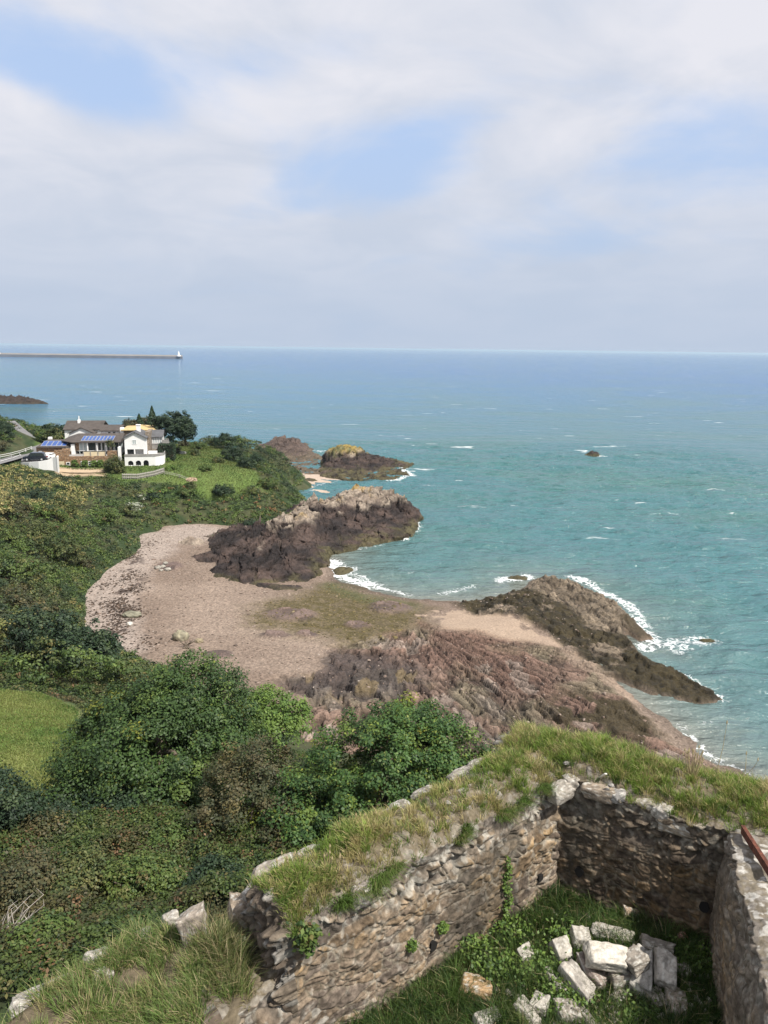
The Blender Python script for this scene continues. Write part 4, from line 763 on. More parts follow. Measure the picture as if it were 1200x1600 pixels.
# --- retaining wall, gravel, road, rails, vehicles
def wpt(px, py, z): return Vector(W(px, py, z))
q = hroot('retaining_wall', 'smooth white curved retaining wall below the parked dark car', 'wall'); q.location = (0, 0, 0); q.rotation_euler = (0, 0, 0)
TP = [(32, 722.5, 11.6), (45, 722.3, 11.9), (60, 721.3, 12.15), (73, 719, 12.45), (82, 715.5, 12.9), (88.5, 713, 13.3)]; m = MB(); top = [Vector(W3(*p)) for p in TP]
for a, b_ in zip(top[:-1], top[1:]):
    n_ = Vector((-(b_ - a).y, (b_ - a).x, 0)).normalized() * .35; zb = 8.2
    m.add([(a.x, a.y, zb), (b_.x, b_.y, zb), (b_.x, b_.y, b_.z), (a.x, a.y, a.z), (a.x + n_.x, a.y + n_.y, zb), (b_.x + n_.x, b_.y + n_.y, zb), (b_.x + n_.x, b_.y + n_.y, b_.z), (a.x + n_.x, a.y + n_.y, a.z)], [(0, 1, 2, 3), (7, 6, 5, 4), (3, 2, 6, 7), (4, 5, 1, 0), (0, 3, 7, 4), (1, 5, 6, 2)])
m.build('wall', M_white, q); tag(q, None)
m = MB(); a = top[-1]; m.prism([(a.x + .02, a.y - .1, 8.2), (a.x + .35, a.y - .1, 8.2), (a.x - .35, a.y + 1.7, 8.2), (a.x - .7, a.y + 1.7, 8.2)], (0, 0, 0), (0, 0, 5.0)); m.build('return_wall', M_white, q)
# forecourt behind the retaining wall, road
def ribbon(name, pts, w, mat, kind='structure', lift=.12, zs=None):
    V = []; n = len(pts)
    for i, p in enumerate(pts):
        a = Vector(pts[max(i - 1, 0)]); b_ = Vector(pts[min(i + 1, n - 1)]); d = (b_ - a).normalized(); nn = Vector((-d.y, d.x)); ww = w[i] if isinstance(w, list) else w
        for s in (-1, 0, 1):
            x, y = p[0] + nn.x * ww * s, p[1] + nn.y * ww * s; V.append((x, y, (zs[i] if zs else hillz(x, y)) + lift))
    F = [(i * 3 + k, i * 3 + k + 1, i * 3 + k + 4, i * 3 + k + 3) for i in range(n - 1) for k in range(2)]
    m = MB(); m.add(V, F); o = m.build(name, mat); 
    if kind: tag(o, kind=kind)
    return o
fc = [(W(34, 721, 12.3)), (W(50, 722, 12.3)), (W(87, 716, 12.3))]
m = MB(); P4 = [W(33, 721, 11.85), W(60, 721, 11.85), W(87.5, 721, 11.85), W(88, 708, 11.85), W(62, 704, 11.85), W(36, 710, 11.85)]; m.add([(x, y, 11.87) for x, y in P4], [tuple(range(6))]); tag(m.build('forecourt', M_asph), kind='structure')
rz = [11.9, 11.8, 11.65, 11.75, 12.6, 13.5, 14.3, 15.3]; ribbon('road', road_c, [3.2, 3.2, 3.4, 3.0, 2.0, 1.8, 1.6, 1.5], M_asph, zs=rz, lift=.3)
ribbon('gravel_path', [W(88, 739.5, 9.5), W(110, 739.5, 9.5), W(140, 739.5, 9.5), W(164, 739, 9.5)], 1.1, M_gravel, lift=.2)
def rail(name, pts, label, h=1.0, post=.12, mat=None, n=2, cat='fence', step=2.5, bars=(.95, .55), picket=False, zs=None, group=None):
    P_ = [Vector((p[0], p[1], (hillz(p[0], p[1]) if zs is None else zs[i]))) for i, p in enumerate(pts)]; o = empty(name, P_[0]); tag(o, label, cat, group); b0 = P_[0]; r_ = MB(); proto = MB().box(-post / 2, post / 2, -post / 2, post / 2, -.4, h).build('picket' if picket else 'post', mat, o)
    for a, b_ in zip(P_[:-1], P_[1:]):
        L_ = (b_ - a).length; k = max(1, int(L_ / step))
        for i in range(k + 1):
            p = a.lerp(b_, i / k) - b0; pc = proto.copy(); col.objects.link(pc); pc.parent = o; pc.location = p
        for hb_ in bars: r_.tube([a - b0 + Vector((0, -post * .6, h * hb_)), b_ - b0 + Vector((0, -post * .6, h * hb_))], post * .45, 5)
    r_.build('rail', mat, o); return o
M_rail = mat_plain('white_rail', (.68, .68, .66), .6, .08); M_pick = mat_plain('weathered_picket', (.36, .34, .30), .95, .2, 3)
rail('guard_rail', [W(-25, 726, 11.6), W(0, 722, 11.6), W(18, 717.5, 11.6), W(31, 713.5, 11.6), W(50, 706, 11.7)], 'white roadside rail along the near edge of the asphalt', mat=M_rail, zs=[12.0, 12.0, 11.9, 11.85, 11.85], bars=(.95, .6), h=1.1)
rail('guard_rail', [W(-25, 736, 11.1), W(0, 729.5, 11.1), W(20, 724, 11), W(33, 719, 11)], 'lower white rail running down to the curved retaining wall', mat=M_rail, zs=[11.1, 11.1, 11.05, 11.05], bars=(.95, .55, .2), h=1.2)
rail('picket_fence', [W(192, 747, 9.0), W(215, 745.5, 9.1), W(240, 742.5, 9.2), W(256, 739.5, 9.3)], 'weathered grey picket fence below the arched white house', mat=M_pick, step=.34, h=1.1, post=.2, picket=True, bars=(.8, .3))
rail('wire_fence', [W(257, 741, 9.3), W(280, 742.5, 9.2), W(300, 744.5, 9.1)], 'thin low rail fence continuing right of the pickets', mat=M_pick, step=2.2, h=.8, post=.1)
M_car = mat_plain('dark_car_paint', (.018, .022, .035), .22, .1, spec=.8, bstr=0); M_tyre = mat_plain('tyre', (.02, .02, .02), .8); M_wpaint = mat_plain('white_car_paint', (.8, .8, .8), .3, .03, spec=.6, bstr=0)
def car(px0, px1, py, z, paint, label, L=4.7, H=1.75, ang=None):
    a = Vector(W(px0, py, z)); b_ = Vector(W(px1, py, z)); c_ = (a + b_) / 2; o = empty('parked_car', (c_.x, c_.y, z), HA if ang is None else ang); tag(o, label, 'car'); h = L / 2
    prof = [(-h, .35), (-h, .95), (-h * .9, 1.05), (-h * .8, 1.6), (-h * .62, H), (h * .25, H), (h * .52, 1.08), (h * .93, .92), (h, .7), (h, .35)]
    m = MB(); m.prism([(x, -.88, zz_) for x, zz_ in prof], (0, 0, 0), (0, 1.76, 0)); m.build('body', paint, o, bevel=.07)
    for s in (-1, 1):
        m = MB(); y = .886 * s; m.prism([(-h * .78, y, 1.1), (-h * .72, y, 1.5), (-h * .6, y, H - .12), (h * .2, y, H - .12), (h * .44, y, 1.1)], (0, 0, 0), (0, .01 * s, 0)); m.build('side_window', M_glass, o)
        for xx in (-h * .62, h * .62): m = MB(); m.tube([(xx, y * .78, .34), (xx, y * 1.03, .34)], .34, 14); w_ = m.build('wheel', M_tyre, o); m = MB(); m.tube([(xx, y * 1.03, .34), (xx, y * 1.045, .34)], .2, 10); m.build('rim', M_alu, w_)
    m = MB(); m.prism([(h * .27, -.75, H - .02), (h * .505, -.75, 1.12), (h * .525, -.75, 1.13), (h * .29, -.75, H)], (0, 0, 0), (0, 1.5, 0)); m.build('windscreen', M_glass, o)
    for yy in (-.75, .5): MB().box(-h - .02, -h + .01, yy, yy + .25, .8, 1.0).build('tail_light', M_red, o)
    return o
M_red = mat_plain('red_lens', (.4, .02, .02), .3)
car(40, 71, 719.5, 11.88, M_car, 'dark blue estate car parked behind the white retaining wall', ang=HA + math.pi)
car(73, 82, 717.5, 11.88, M_wpaint, 'small white car parked against the stone garage wall', L=3.2, H=1.4, ang=HA + R(70))
def hedge(name, x0, x1, y0, y1, v0, v1, label, pal, zb, n=60, group=None, cat='hedge'):
    u0, zt = fp(x0, y0, v0); u1, _ = fp(x1, y0, v0); o = hroot(name, label, cat, group); N_ = n * 30
    P_ = np.stack([rng.uniform(u0, u1, N_), rng.uniform(v0, v1, N_), rng.uniform(zb, zt, N_)], 1); ax_ = rng.integers(0, 3, N_)
    P_[ax_ == 0, 1] = v0 + rng.uniform(-.1, .15, (ax_ == 0).sum()); P_[ax_ == 1, 2] = zt + rng.uniform(-.2, .08, (ax_ == 1).sum()); P_[ax_ == 2, 0] = np.where(rng.random((ax_ == 2).sum()) < .5, u0, u1)
    nn = rng.normal(size=P_.shape) * .6 + np.array([0, -.5, .5]); V, F, C = leaves(P_, nn, rng.uniform(.08, .2, N_), palette(N_, *PAL[pal])); mesh_np('foliage', V, F, M_leaf, C, o); MB().box(u0 + .15, u1 - .15, v0 + .15, v1 - .1, zb - .3, zt - .2).build('branches', M_bark, o); return o
hedge('clipped_hedge', 247, 271, 695, 712, 3.5, 8, 'tall square-cut dark hedge right of the white house', 'dark', zg, 150)
for i, (xa, xb) in enumerate([(111, 124), (129, 139.5), (144, 153), (153.5, 164)]):
    x, y = (HO + EX * fp((xa + xb) / 2, 735, VF - 1)[0] + EY * (VF - 1.2)); bush('round_bush', x, y, .85, 1.5, 'bright', ['clipped round green bush beside the white basement door', 'second clipped round bush, between the first two basement windows', 'third clipped round bush from the basement door', 'clipped round bush nearest the dark wind-bent shrub'][i], 'clipped bushes along the stone basement', z=hillz(x, y), n=70, per=30, ls=.09, lob=2)

# ------------------------------------------------------------------ TREES AND SHRUBS OF THE HEADLAND
def tree_at(name, px, py, y, lobes, *a, **k): pass
def dtree(name, px, pytop, y, rx, h, pal, label, conifer=False, group=None, n=150, per=40, ls=.2):
    d = ray(px, pytop); t = y / d.y; x = d.x * t; zt = CZ + d.z * t; z0 = zt - h
    if conifer:
        o = empty(name, (x, y, z0)); tag(o, label, 'tree', group); k = 2600; f = rng.random(k) ** .7; f = 1 - f; rad = 1.5 * rx * (1 - f) * (.75 + .25 * np.abs(np.sin(f * 40))) * rng.uniform(.35, 1, k) ** .4; an_ = rng.uniform(0, 6.28, k)
        P_ = np.stack([rad * np.cos(an_), rad * np.sin(an_), h * (.12 + .88 * f) - rad * .25], 1); nn = np.stack([np.cos(an_) * .5, np.sin(an_) * .5, np.full(k, .8)], 1) + rng.normal(size=(k, 3)) * .3
        V, F, C = leaves(P_, nn, rng.uniform(.12, .32, k), palette(k, [(.035, .065, .028), (.05, .085, .03), (.02, .04, .02)], [2, 1, 1])); mesh_np('crown', V, F, M_leaf, C, o); MB().tube([(0, 0, -1), (0, 0, h * .95)], [.25, .03], 6).build('trunk', M_bark, o); return o
    lob = [(x, y, z0 + h * .58, rx * .85, rx * .8, h * .42), (x, y, z0 + h * .25, rx * .75, rx * .7, h * .28)]
    for i in range(6): a = i * 1.05 + rx; lob.append((x + rx * .55 * math.cos(a), y + rx * .5 * math.sin(a), z0 + h * random.uniform(.4, .7), rx * .5, rx * .5, h * .3))
    return tree(name, x, y, z0, lob, h * .5, .22, pal, n, per, .6, ls, label, group)
dtree('dark_evergreen_tree', 268, 645, 181, 4.9, 8.0, 'dark', 'big rounded dark evergreen tree at the right end of the houses', n=420, per=40)
dtree('dark_evergreen_tree', 288, 654, 180, 2.6, 6.0, 'dark', 'smaller dark tree leaning seaward from the big rounded evergreen', n=200)
dtree('conifer_tree', 237, 634, 186, 2.2, 8.5, 'dark', 'tall pointed conifer behind the annex roof', conifer=True)
dtree('conifer_tree', 217, 646, 190, 1.9, 6.5, 'dark', 'shorter blunt conifer left of the tall pointed one', conifer=True)
dtree('leafy_tree', 204, 655, 190, 2.3, 5, 'brown', 'brownish low tree left of the two conifers', n=100)
dtree('leafy_tree', 226, 652, 193, 2.4, 5.5, 'brown', 'brown-green tree between the two conifers', n=100)
for i, (px, py, y, r, h, p, lb) in enumerate([(38, 663, 212, 2.0, 3.5, 'dark', 'small dark tree beside the upper road'), (69, 672, 184, 2.4, 2.8, 'bramble', 'bright green shrub right of the upper road'), (76, 672, 186, 2.4, 3.0, 'dark', 'dark bush behind the garage roof at left'), (75, 664, 192, 2.2, 4, 'dark', 'small round dark tree left of the tiled house'), (84, 671, 182, 2.6, 3.6, 'gorse', 'yellowish bush left of the tiled house'), (92, 665, 188, 2.2, 4, 'dark', 'dark tree touching the tiled house at left')]):
    dtree('leafy_tree', px, py, y, r, h, p, lb, n=70, per=34)
dtree('wind_bent_tree', 178, 713, 158, 2.1, 7.0, 'gorse', 'dark wind-bent tree in front of the stone basement', n=260, per=40, ls=.12)
SH = [(340, 722, 10.0, 1.6, 1.2, 'gorse', 'olive bush in the grass between the pampas and the thicket'), (275, 706, 10.6, 1.6, 1.3, 'brown', 'brownish bush in the grass right of the square hedge'), (322, 736, 9.2, 1.5, 1.0, 'bramble', 'leafy mound at the lawn edge right of the pampas grass'), (290, 758, 8.0, 2.2, 1.4, 'bramble', 'green mound on the cliff lip below the rail fence'), (390, 752, 8.2, 2.2, 1.4, 'gorse', 'olive mound on the cliff lip below the lawn tip'), (240, 765, 7.8, 2.2, 1.4, 'dark', 'dark bush on the cliff below the picket fence'), (8, 672, 16.5, 2.6, 2.2, 'dark', 'dark bush on the bank left of the upper road'), (1, 694, 14.4, 2.0, 1.3, 'brown', 'russet bush on the bank at the left edge above the road'), (0, 658, 18.5, 3.0, 2.2, 'dark', 'topmost bush of the bank at the left edge'), (330, 690, 10.7, 4.0, 2.6, 'gorse', 'broad olive bush at the back of the garden headland'), (352, 700, 10.2, 3.6, 3.4, 'dark', 'dense dark green bush in the middle of the headland thicket'), (372, 694, 9.7, 3.4, 3.2, 'bramble', 'mid-green bush crowning the headland thicket'), (362, 716, 9.7, 3.0, 3.0, 'dark', 'dark bush low in front of the headland thicket'),
      (400, 724, 8.2, 2.0, 3.0, 'dark', 'small black-green bush at the tip of the headland'), (385, 735, 8.5, 2.2, 2.2, 'dark', 'low dark bush beside the mown grass tip'), (310, 702, 10.2, 2.2, 1.8, 'bramble', 'low green bush above the pampas grass'), (286, 694, 10.2, 1.6, 1.6, 'brown', 'purple-brown bush right of the square hedge'), (300, 690, 10.2, 1.8, 1.4, 'bramble', 'low green bush at the garden edge near the big dark tree'),
      (248, 738, 9.4, 1.2, 1.0, 'bright', 'bright green mound shrub right of the arched base'), (268, 736, 9.4, 1.3, 1.0, 'bright', 'yellow-green mound shrub in the lawn corner'), (262, 728, 9.4, .9, .8, 'bright', 'small yellow-green mound above the lawn corner'), (305, 716, 9.6, 1.5, 1.4, 'gorse', 'grey-green bush on the lawn left of the thicket'),
      (420, 752, 7.3, 2.8, 1.8, 'bramble', 'green bush on the shoulder of the headland cliff'), (350, 768, 6.2, 2.6, 2.0, 'dark', 'round dark bush hanging on the cliff face below the lawn'), (392, 812, 3.2, 1.8, 1.5, 'dark', 'dark bush at the foot of the cliff beside the pale rock'), (378, 806, 3.6, 1.2, 1.0, 'bramble', 'small green bush at the foot of the cliff'),
      (60, 800, 7.9, 4.2, 2.6, 'dark', 'dark green bush on the slope below the yellow grass'), (95, 815, 6.9, 3.4, 2.6, 'gorse', 'olive gorse mound in the middle of the green slope'), (45, 845, 8.5, 4.0, 2.6, 'gorse', 'long olive gorse mound on the left slope'), (100, 870, 6.0, 2.8, 2.2, 'gorse', 'gorse mound above the head of the shingle'),
      (20, 815, 9.4, 3.6, 2.4, 'brown', 'tawny bush at the left edge of the slope'), (15, 895, 9.8, 3.2, 2.0, 'bramble', 'pale green bush at the left edge above the gully'), (70, 905, 6.6, 2.6, 1.8, 'bramble', 'fresh green bush beside the bare orange bank'), (132, 878, 4.6, 1.2, .8, 'brown', 'small brown bush close to the shingle edge'), (40, 935, 8.5, 3.0, 2.0, 'gorse', 'rust-green bush above the bare orange bank'),
      (20, 975, 9.8, 3.2, 2.4, 'brown', 'brown thorny bush at the left edge below the bank'), (62, 985, 7.8, 2.2, 1.8, 'brown', 'brown bush just below the bare orange bank'), (25, 1020, 12.0, 2.8, 2.4, 'yellow', 'yellow-leaved bush beside the small lawn'), (75, 1050, 11.5, 3.4, 3.0, 'dark', 'big dark bush between the lawn and the beach'), (125, 1052, 10.5, 3.2, 2.8, 'dark', 'second dark bush between the lawn and the beach, nearer the big tree'),
      (150, 1025, 6.2, 2.4, 1.2, 'bramble', 'green bush spilling onto the shingle below the lawn'), (190, 1045, 6.4, 2.2, 1.3, 'bramble', 'low green bush spilling onto the shingle beside the big tree'), (200, 800, 5.4, 2.0, 1.3, 'gorse', 'olive bush on the slope above the head of the cove'), (165, 820, 4.6, 2.2, 1.5, 'bramble', 'green bush low on the slope near the head of the cove')]
for s_ in SH: bush_px('shrub', *s_[:3], s_[3], s_[4] * (1.7 if s_[0] < 210 else 1.15), *s_[5:], group='shrubs on the slopes round the cove', n=int(24 + 16 * s_[3] * s_[4]), per=30, ls=.13)
# pampas
x, y = W(299, 745, 9.3); pa = empty('pampas_grass', (x, y, hillz(x, y))); tag(pa, 'pale pink plumed pampas grass clump on the lawn', 'grass plant')
k = 700; a_ = rng.uniform(0, 6.28, k); rr_ = rng.uniform(0, 1, k) ** .5 * 1.1; P_ = np.stack([rr_ * np.cos(a_), rr_ * np.sin(a_), rng.uniform(.1, 1.5, k) * (1.2 - rr_ * .5)], 1); V, F, C = leaves(P_, P_ * .6 + rng.normal(size=P_.shape) * .5, rng.uniform(.1, .22, k), palette(k, [(.1, .13, .05), (.16, .17, .08)], [1, 1]), .25); mesh_np('leaf_tuft', V, F, M_leaf, C, pa)
P_ = np.stack([rr_ * np.cos(a_), rr_ * np.sin(a_), 1.6 + rng.uniform(0, .8, k) * (1 - rr_ * .4)], 1); V, F, C = leaves(P_, rng.normal(size=P_.shape), rng.uniform(.08, .2, k), palette(k, [(.55, .42, .3), (.62, .5, .38)], [1, 1])); mesh_np('plumes', V, F, M_leaf, C, pa)
# palm-like tree on terrace
dtree('small_terrace_tree', 172, 686, 167, .9, 2.6, 'gorse', 'small airy tree on the stone terrace beside the glass doors', n=26, per=24, ls=.1)

# undergrowth over the slopes (uncountable)
def hilly(X, Y): return hill(X, Y) + (fbm(X * .2, Y * .2, 4, 200) - .5) * 1.0 * sstep(0, 4, -sdf(garden_w, X, Y)) * sstep(0, 3, -sdf(lawn_w, X, Y)) * sstep(2.5, 5, linedist(road_c, X, Y)) * sstep(12, 18, np.hypot(X - 3, Y - 5))
def inview(X, Y, Z, mg=120):
    dx, dy, dz = X, Y, Z - CZ; w = dx * fwd.x + dy * fwd.y + dz * fwd.z; a = 600 + F_PX * (dx * right.x + dy * right.y + dz * right.z) / w; b_ = 800 - F_PX * (dx * up.x + dy * up.y + dz * up.z) / w
    return (w > 0) & (a > -mg) & (a < 1200 + mg) & (b_ > 560) & (b_ < 1600 + mg), a, b_
def cover(name, x0, x1, y0, y1, n, per, cr, ls, palf, seed, excl=True, zmin=1.2, label=None, ok=None, hump=1.0):
    X = rng.uniform(x0, x1, n); Y = rng.uniform(y0, y1, n); Z = hilly(X, Y); v, a, b_ = inview(X, Y, Z); k = v & (Z > zmin + (fbm(X * .3, Y * .3, 3, 9) - .5) * 1.6)
    if excl:
        k &= (sdf(garden_w, X, Y) < 0) & (sdf(lawn_w, X, Y) < -.3) & (linedist(road_c[:4], X, Y) > 3.4) & (linedist(road_c[3:], X, Y) > 2.0) & (sdf(P4, X, Y) < -.3) & (linedist([(v.x, v.y) for v in top], X, Y - .8) > 1.9) & (sdf(patch_w, X, Y) < -.2)
    if ok is not None: k &= ok(X, Y)
    X, Y, Z = X[k], Y[k], Z[k]; kk = Z > np.where((X > -48) & (X < 62) & (Y > 46) & (Y < 178), shore(X, Y)[0], -5) + .12; X, Y, Z = X[kk], Y[kk], Z[kk]; n = len(X); big = fbm(X * .33, Y * .33, 3, seed); hump = hump * sstep(2.6, 7.0, Z) * sstep(2, 9, linedist([W(-60, 738, 11), W(30, 724, 11), W(88, 741, 9.5), W(165, 743, 9.5), W(256, 746, 9)], X, Y)); Zc = Z + hump * (sstep(.35, .65, big) * 1.1 + sstep(.4, .6, fbm(X * .16, Y * .16, 2, seed + 2)) * .9)
    cc = palf(X, Y, n); q = rng.normal(size=(n * per, 3)); q /= np.linalg.norm(q, axis=1, keepdims=True); q *= rng.random((n * per, 1)) ** .4; q[:, 2] = np.abs(q[:, 2]) * .9
    S = np.repeat(rng.uniform(.6, 1.4, n) * cr, per)[:, None]; P_ = np.repeat(np.stack([X, Y, Zc], 1), per, 0) + q * S; nn = q + np.array([0, 0, .45]) + rng.normal(size=q.shape) * .35
    C = np.repeat(cc, per, 0) * rng.uniform(.72, 1.28, (n * per, 1)); V, F, C = leaves(P_, nn, rng.uniform(.6, 1.3, n * per) * ls, C, .6, .1); o = mesh_np(name, V, F, M_leaf, C); tag(o, kind='stuff')
    if label: tag(o, label, 'plants')
    return o
yg_w = PW([(-60, 745), (60, 740), (160, 750), (110, 790), (60, 800), (-60, 850)], 10); cl_w = PW([(230, 752), (470, 760), (480, 775), (420, 815), (230, 825)], 7)
def pal_far(X, Y, n):
    c = palette(n, *PAL['bramble'], .1); z = fbm(X * .15, Y * .15, 3, 77); c = mixc(c, palette(n, *PAL['gorse'], .15), sstep(.45, .6, z)); c = mixc(c, palette(n, *PAL['dark'], .15), sstep(.52, .62, fbm(X * .22 + 3, Y * .22, 3, 83)) * .85); c = mixc(c, palette(n, *PAL['bright'], .15), sstep(.55, .7, fbm(X * .2, Y * .2, 3, 79)) * .6)
    y_ = sstep(-1, 1, sdf(yg_w, X, Y)) * (rng.random(n) < .62); c = mixc(c, palette(n, [(.27, .24, .08), (.2, .2, .07), (.33, .28, .12)], [1, 1, 1]), y_)
    o_ = (sdf(cl_w, X, Y) > 0) & (rng.random(n) < .07); c[o_] = palette(int(o_.sum()), [(.2, .09, .04), (.24, .15, .06)], [1, 1])
    w_ = W(212, 775, 7.5); wm = (np.hypot((X - w_[0]) / 1.6, (Y - w_[1]) / 4.5) < 1) & (rng.random(n) < .6); c[wm] = (.4, .42, .33)
    return c
okf = lambda X, Y: ~((np.hypot(X - W(100, 985, 5)[0], (Y - W(100, 985, 5)[1]) * .35) < 1.4))
cover('undergrowth', -110, -8, 48, 120, 25000, 24, .55, .125, pal_far, 301, ok=okf, label='dense bramble and bracken covering the slope left of the cove', hump=1.5)
cover('undergrowth', -120, 0, 120, 235, 19000, 22, .65, .165, pal_far, 301, label='dense scrub on the cliff below and around the white houses')
def pal_near(X, Y, n):
    c = .72 * palette(n, *PAL['bramble'], .12); z = fbm(X * .5, Y * .5, 3, 87); c = mixc(c, .7 * palette(n, [(.1, .085, .035), (.07, .075, .03), (.14, .1, .045)], [2, 2, 1], .15), sstep(.45, .62, z) * .8); r_ = rng.random(n) < .02; c[r_] = (.15, .085, .04); return c
cover('bramble_patch', -26, 6, 13, 33, 15000, 30, .3, .052, pal_near, 303, zmin=-5, label='dark brambles and bracken filling the hollow under the ruined wall', hump=.5)
cover('bramble_patch', -34, 20, 32, 56, 9000, 24, .4, .085, pal_near, 304, zmin=2.0, label='scrub on the hidden slope between the trees and the beach', hump=.5)
# grass tufts on the lawns
def blades(P_, Ln, lean, C, wd):
    n = len(P_); a = rng.uniform(0, 6.283, n); sx_ = np.stack([np.cos(a), np.sin(a), np.zeros(n)], 1) * (wd[:, None] / 2 if hasattr(wd, 'shape') else wd / 2)
    mid = P_ + lean * (Ln[:, None] * .25) + np.array([0, 0, 1]) * (Ln[:, None] * .55); tip = P_ + lean * (Ln[:, None] * .85) + np.array([0, 0, 1]) * (Ln[:, None] * .82)
    V = np.stack([P_ - sx_, P_ + sx_, mid + sx_ * .75, mid - sx_ * .75, tip], 1).reshape(-1, 3); i = np.arange(n)[:, None] * 5
    return V, [i + np.array([[0, 1, 2, 3]]), i + np.array([[3, 2, 4]])], np.repeat(C, 5, 0)
def scatter_lawn(name, poly, n, ln, wd, label, k_=1.0):
    P0 = np.array(poly); X = rng.uniform(max(P0[:, 0].min(), -70), P0[:, 0].max(), n); Y = rng.uniform(P0[:, 1].min(), P0[:, 1].max(), n); k = (sdf(poly, X, Y) > 0) & inview(X, Y, X * 0 + 13, 60)[0]; X, Y = X[k], Y[k]; Z = hill(X, Y); n = len(X)
    t_ = fbm(X * .4, Y * .4, 4, 90); C = mixc((.075, .14, .03), (.19, .22, .065), sstep(.3, .7, t_)) * rng.uniform(.75, 1.25, (n, 1)); r_ = rng.random(n) < .12; C[r_] = (.2, .19, .07); C = C * k_
    V, F, C = blades(np.stack([X, Y, Z], 1), rng.uniform(.5, 1.2, n) * ln, rng.normal(size=(n, 3)) * .5, C, wd); tag(mesh_np(name, V, F, M_grass, C), label, 'grass', kind='stuff')
scatter_lawn('lawn_grass', lawn_w, 90000, .10, .045, 'short mown grass of the small lawn at left')
scatter_lawn('lawn_grass', garden_w, 60000, .22, .12, 'rough green grass round the white houses', .68)

# foreground trees
tree('sycamore_tree', -9.3, 29, 15.4, [(-9.5, 29.5, 17.7, 4.0, 3.8, 3.7), (-11.6, 28.5, 16.5, 2.6, 2.6, 3.0), (-8.6, 31.5, 18.9, 2.9, 3, 3.1), (-7.9, 30.5, 17.1, 2.3, 2.8, 3.2), (-10.6, 30.5, 19.0, 2.4, 2.4, 2.2), (-9, 26.5, 15.9, 3.2, 2.2, 2.4)], 4.5, .35, 'syc', 900, 165, .58, .066, 'large dark green sycamore, leftmost of the big foreground crowns')
tree('thorn_tree', -4.9, 24.6, 15.5, [(-5.0, 25, 18.7, 2.1, 2, 2.3), (-4.4, 24.4, 17.3, 2.2, 1.9, 2.2), (-6.0, 24.2, 17.1, 1.9, 1.7, 2), (-4.9, 26.5, 19.3, 1.7, 1.6, 1.7), (-3.6, 23.2, 17.7, 1.6, 1.6, 1.8)], 3.2, .2, 'brown', 380, 110, .42, .055, 'brownish thorn tree between the two big sycamores')
tree('sycamore_tree', -.2, 25.5, 15, [(0.2, 26, 19.1, 3.2, 2.9, 3.2), (-2.3, 24.8, 18.1, 2.2, 2.2, 2.6), (2.5, 26.2, 19.5, 1.9, 2, 2.4), (-.3, 23.5, 17.5, 2.6, 2, 2.5), (-3.0, 23.6, 16.7, 1.7, 1.7, 1.9), (1.2, 27.5, 20.1, 2.0, 2, 2.0)], 4.5, .3, 'syc2', 680, 160, .46, .062, 'sycamore with yellow-green leaf tips just beyond the ruined wall')
tree('holm_oak_tree', -14.0, 24.2, 15.6, [(-14.2, 24.2, 18.6, 1.9, 1.9, 2.1), (-13.2, 24.4, 17.4, 1.3, 1.5, 1.7), (-15, 23.6, 17.5, 2, 2, 2)], 3.2, .25, 'dark', 380, 90, .42, .065, 'very dark grey-green tree cut by the left edge of the picture')
bush('ivy_bank', -8.6, 52, 3.6, 4.0, 'bright', 'bright green ivy-covered bank sloping to the beach right of the big sycamore', z=6.5, n=330, per=40, ls=.11, lob=5)
bush('dark_bush', -11.5, 25.8, 2.4, 2.4, 'dark', 'dark bush under the left side of the big sycamore', z=17, n=170, per=60, ls=.06)
for i, (px, py, z, r, h, p, lb) in enumerate([(70, 1345, 17.9, 1.5, 1.5, 'brown', 'brownish thorn mound at the left edge under the dark tree'), (165, 1335, 18.2, 1.4, 1.3, 'gorse', 'olive bracken mound below the big sycamore'), (265, 1345, 18.5, 1.3, 1.2, 'bramble', 'green bramble mound below the thorn tree'), (30, 1415, 20, 1.3, 1.4, 'brown', 'tawny dry bush around the bleached branches'),
        (120, 1405, 19.8, 1.2, 1.1, 'gorse', 'olive mound in the middle of the brambles'), (215, 1400, 20, 1.1, 1.0, 'bramble', 'leafy bramble mound left of the standing stone'), (330, 1405, 20.6, .9, 1.0, 'dark', 'dark bramble mound just beyond the broken wall end'), (60, 1500, 21.8, .9, .9, 'bramble', 'green bramble mound beside the grassy stub')]):
    bush_px('bramble_bush', px, py, z, r, h, p, lb, group='bramble mounds in the hollow', n=150, per=50, ls=.05)
# bare twigs at the left
m = MB(); tw = empty('dead_branch', W(10, 1450, 21.6) + (21.3,)); tag(tw, 'bleached bare branches poking from the brambles at the left edge', 'branch')
for i in range(16):
    a = random.uniform(-.3, 1.6); l = random.uniform(.5, 1.3); p = Vector((random.uniform(-.2, .2), random.uniform(-.2, .2), 0)); e = p + Vector((math.cos(a) * l * .8, random.uniform(-.3, .3), .3 + l * .6)); md = p.lerp(e, .5) + Vector((random.uniform(-.1, .1), 0, .1)); m.tube([p, md, e, e + Vector((random.uniform(-.2, .25), .05, .15))], [.02, .014, .009, .003], 4)
m.build('twigs', mat_plain('dead_wood', (.42, .38, .33), .9), tw)

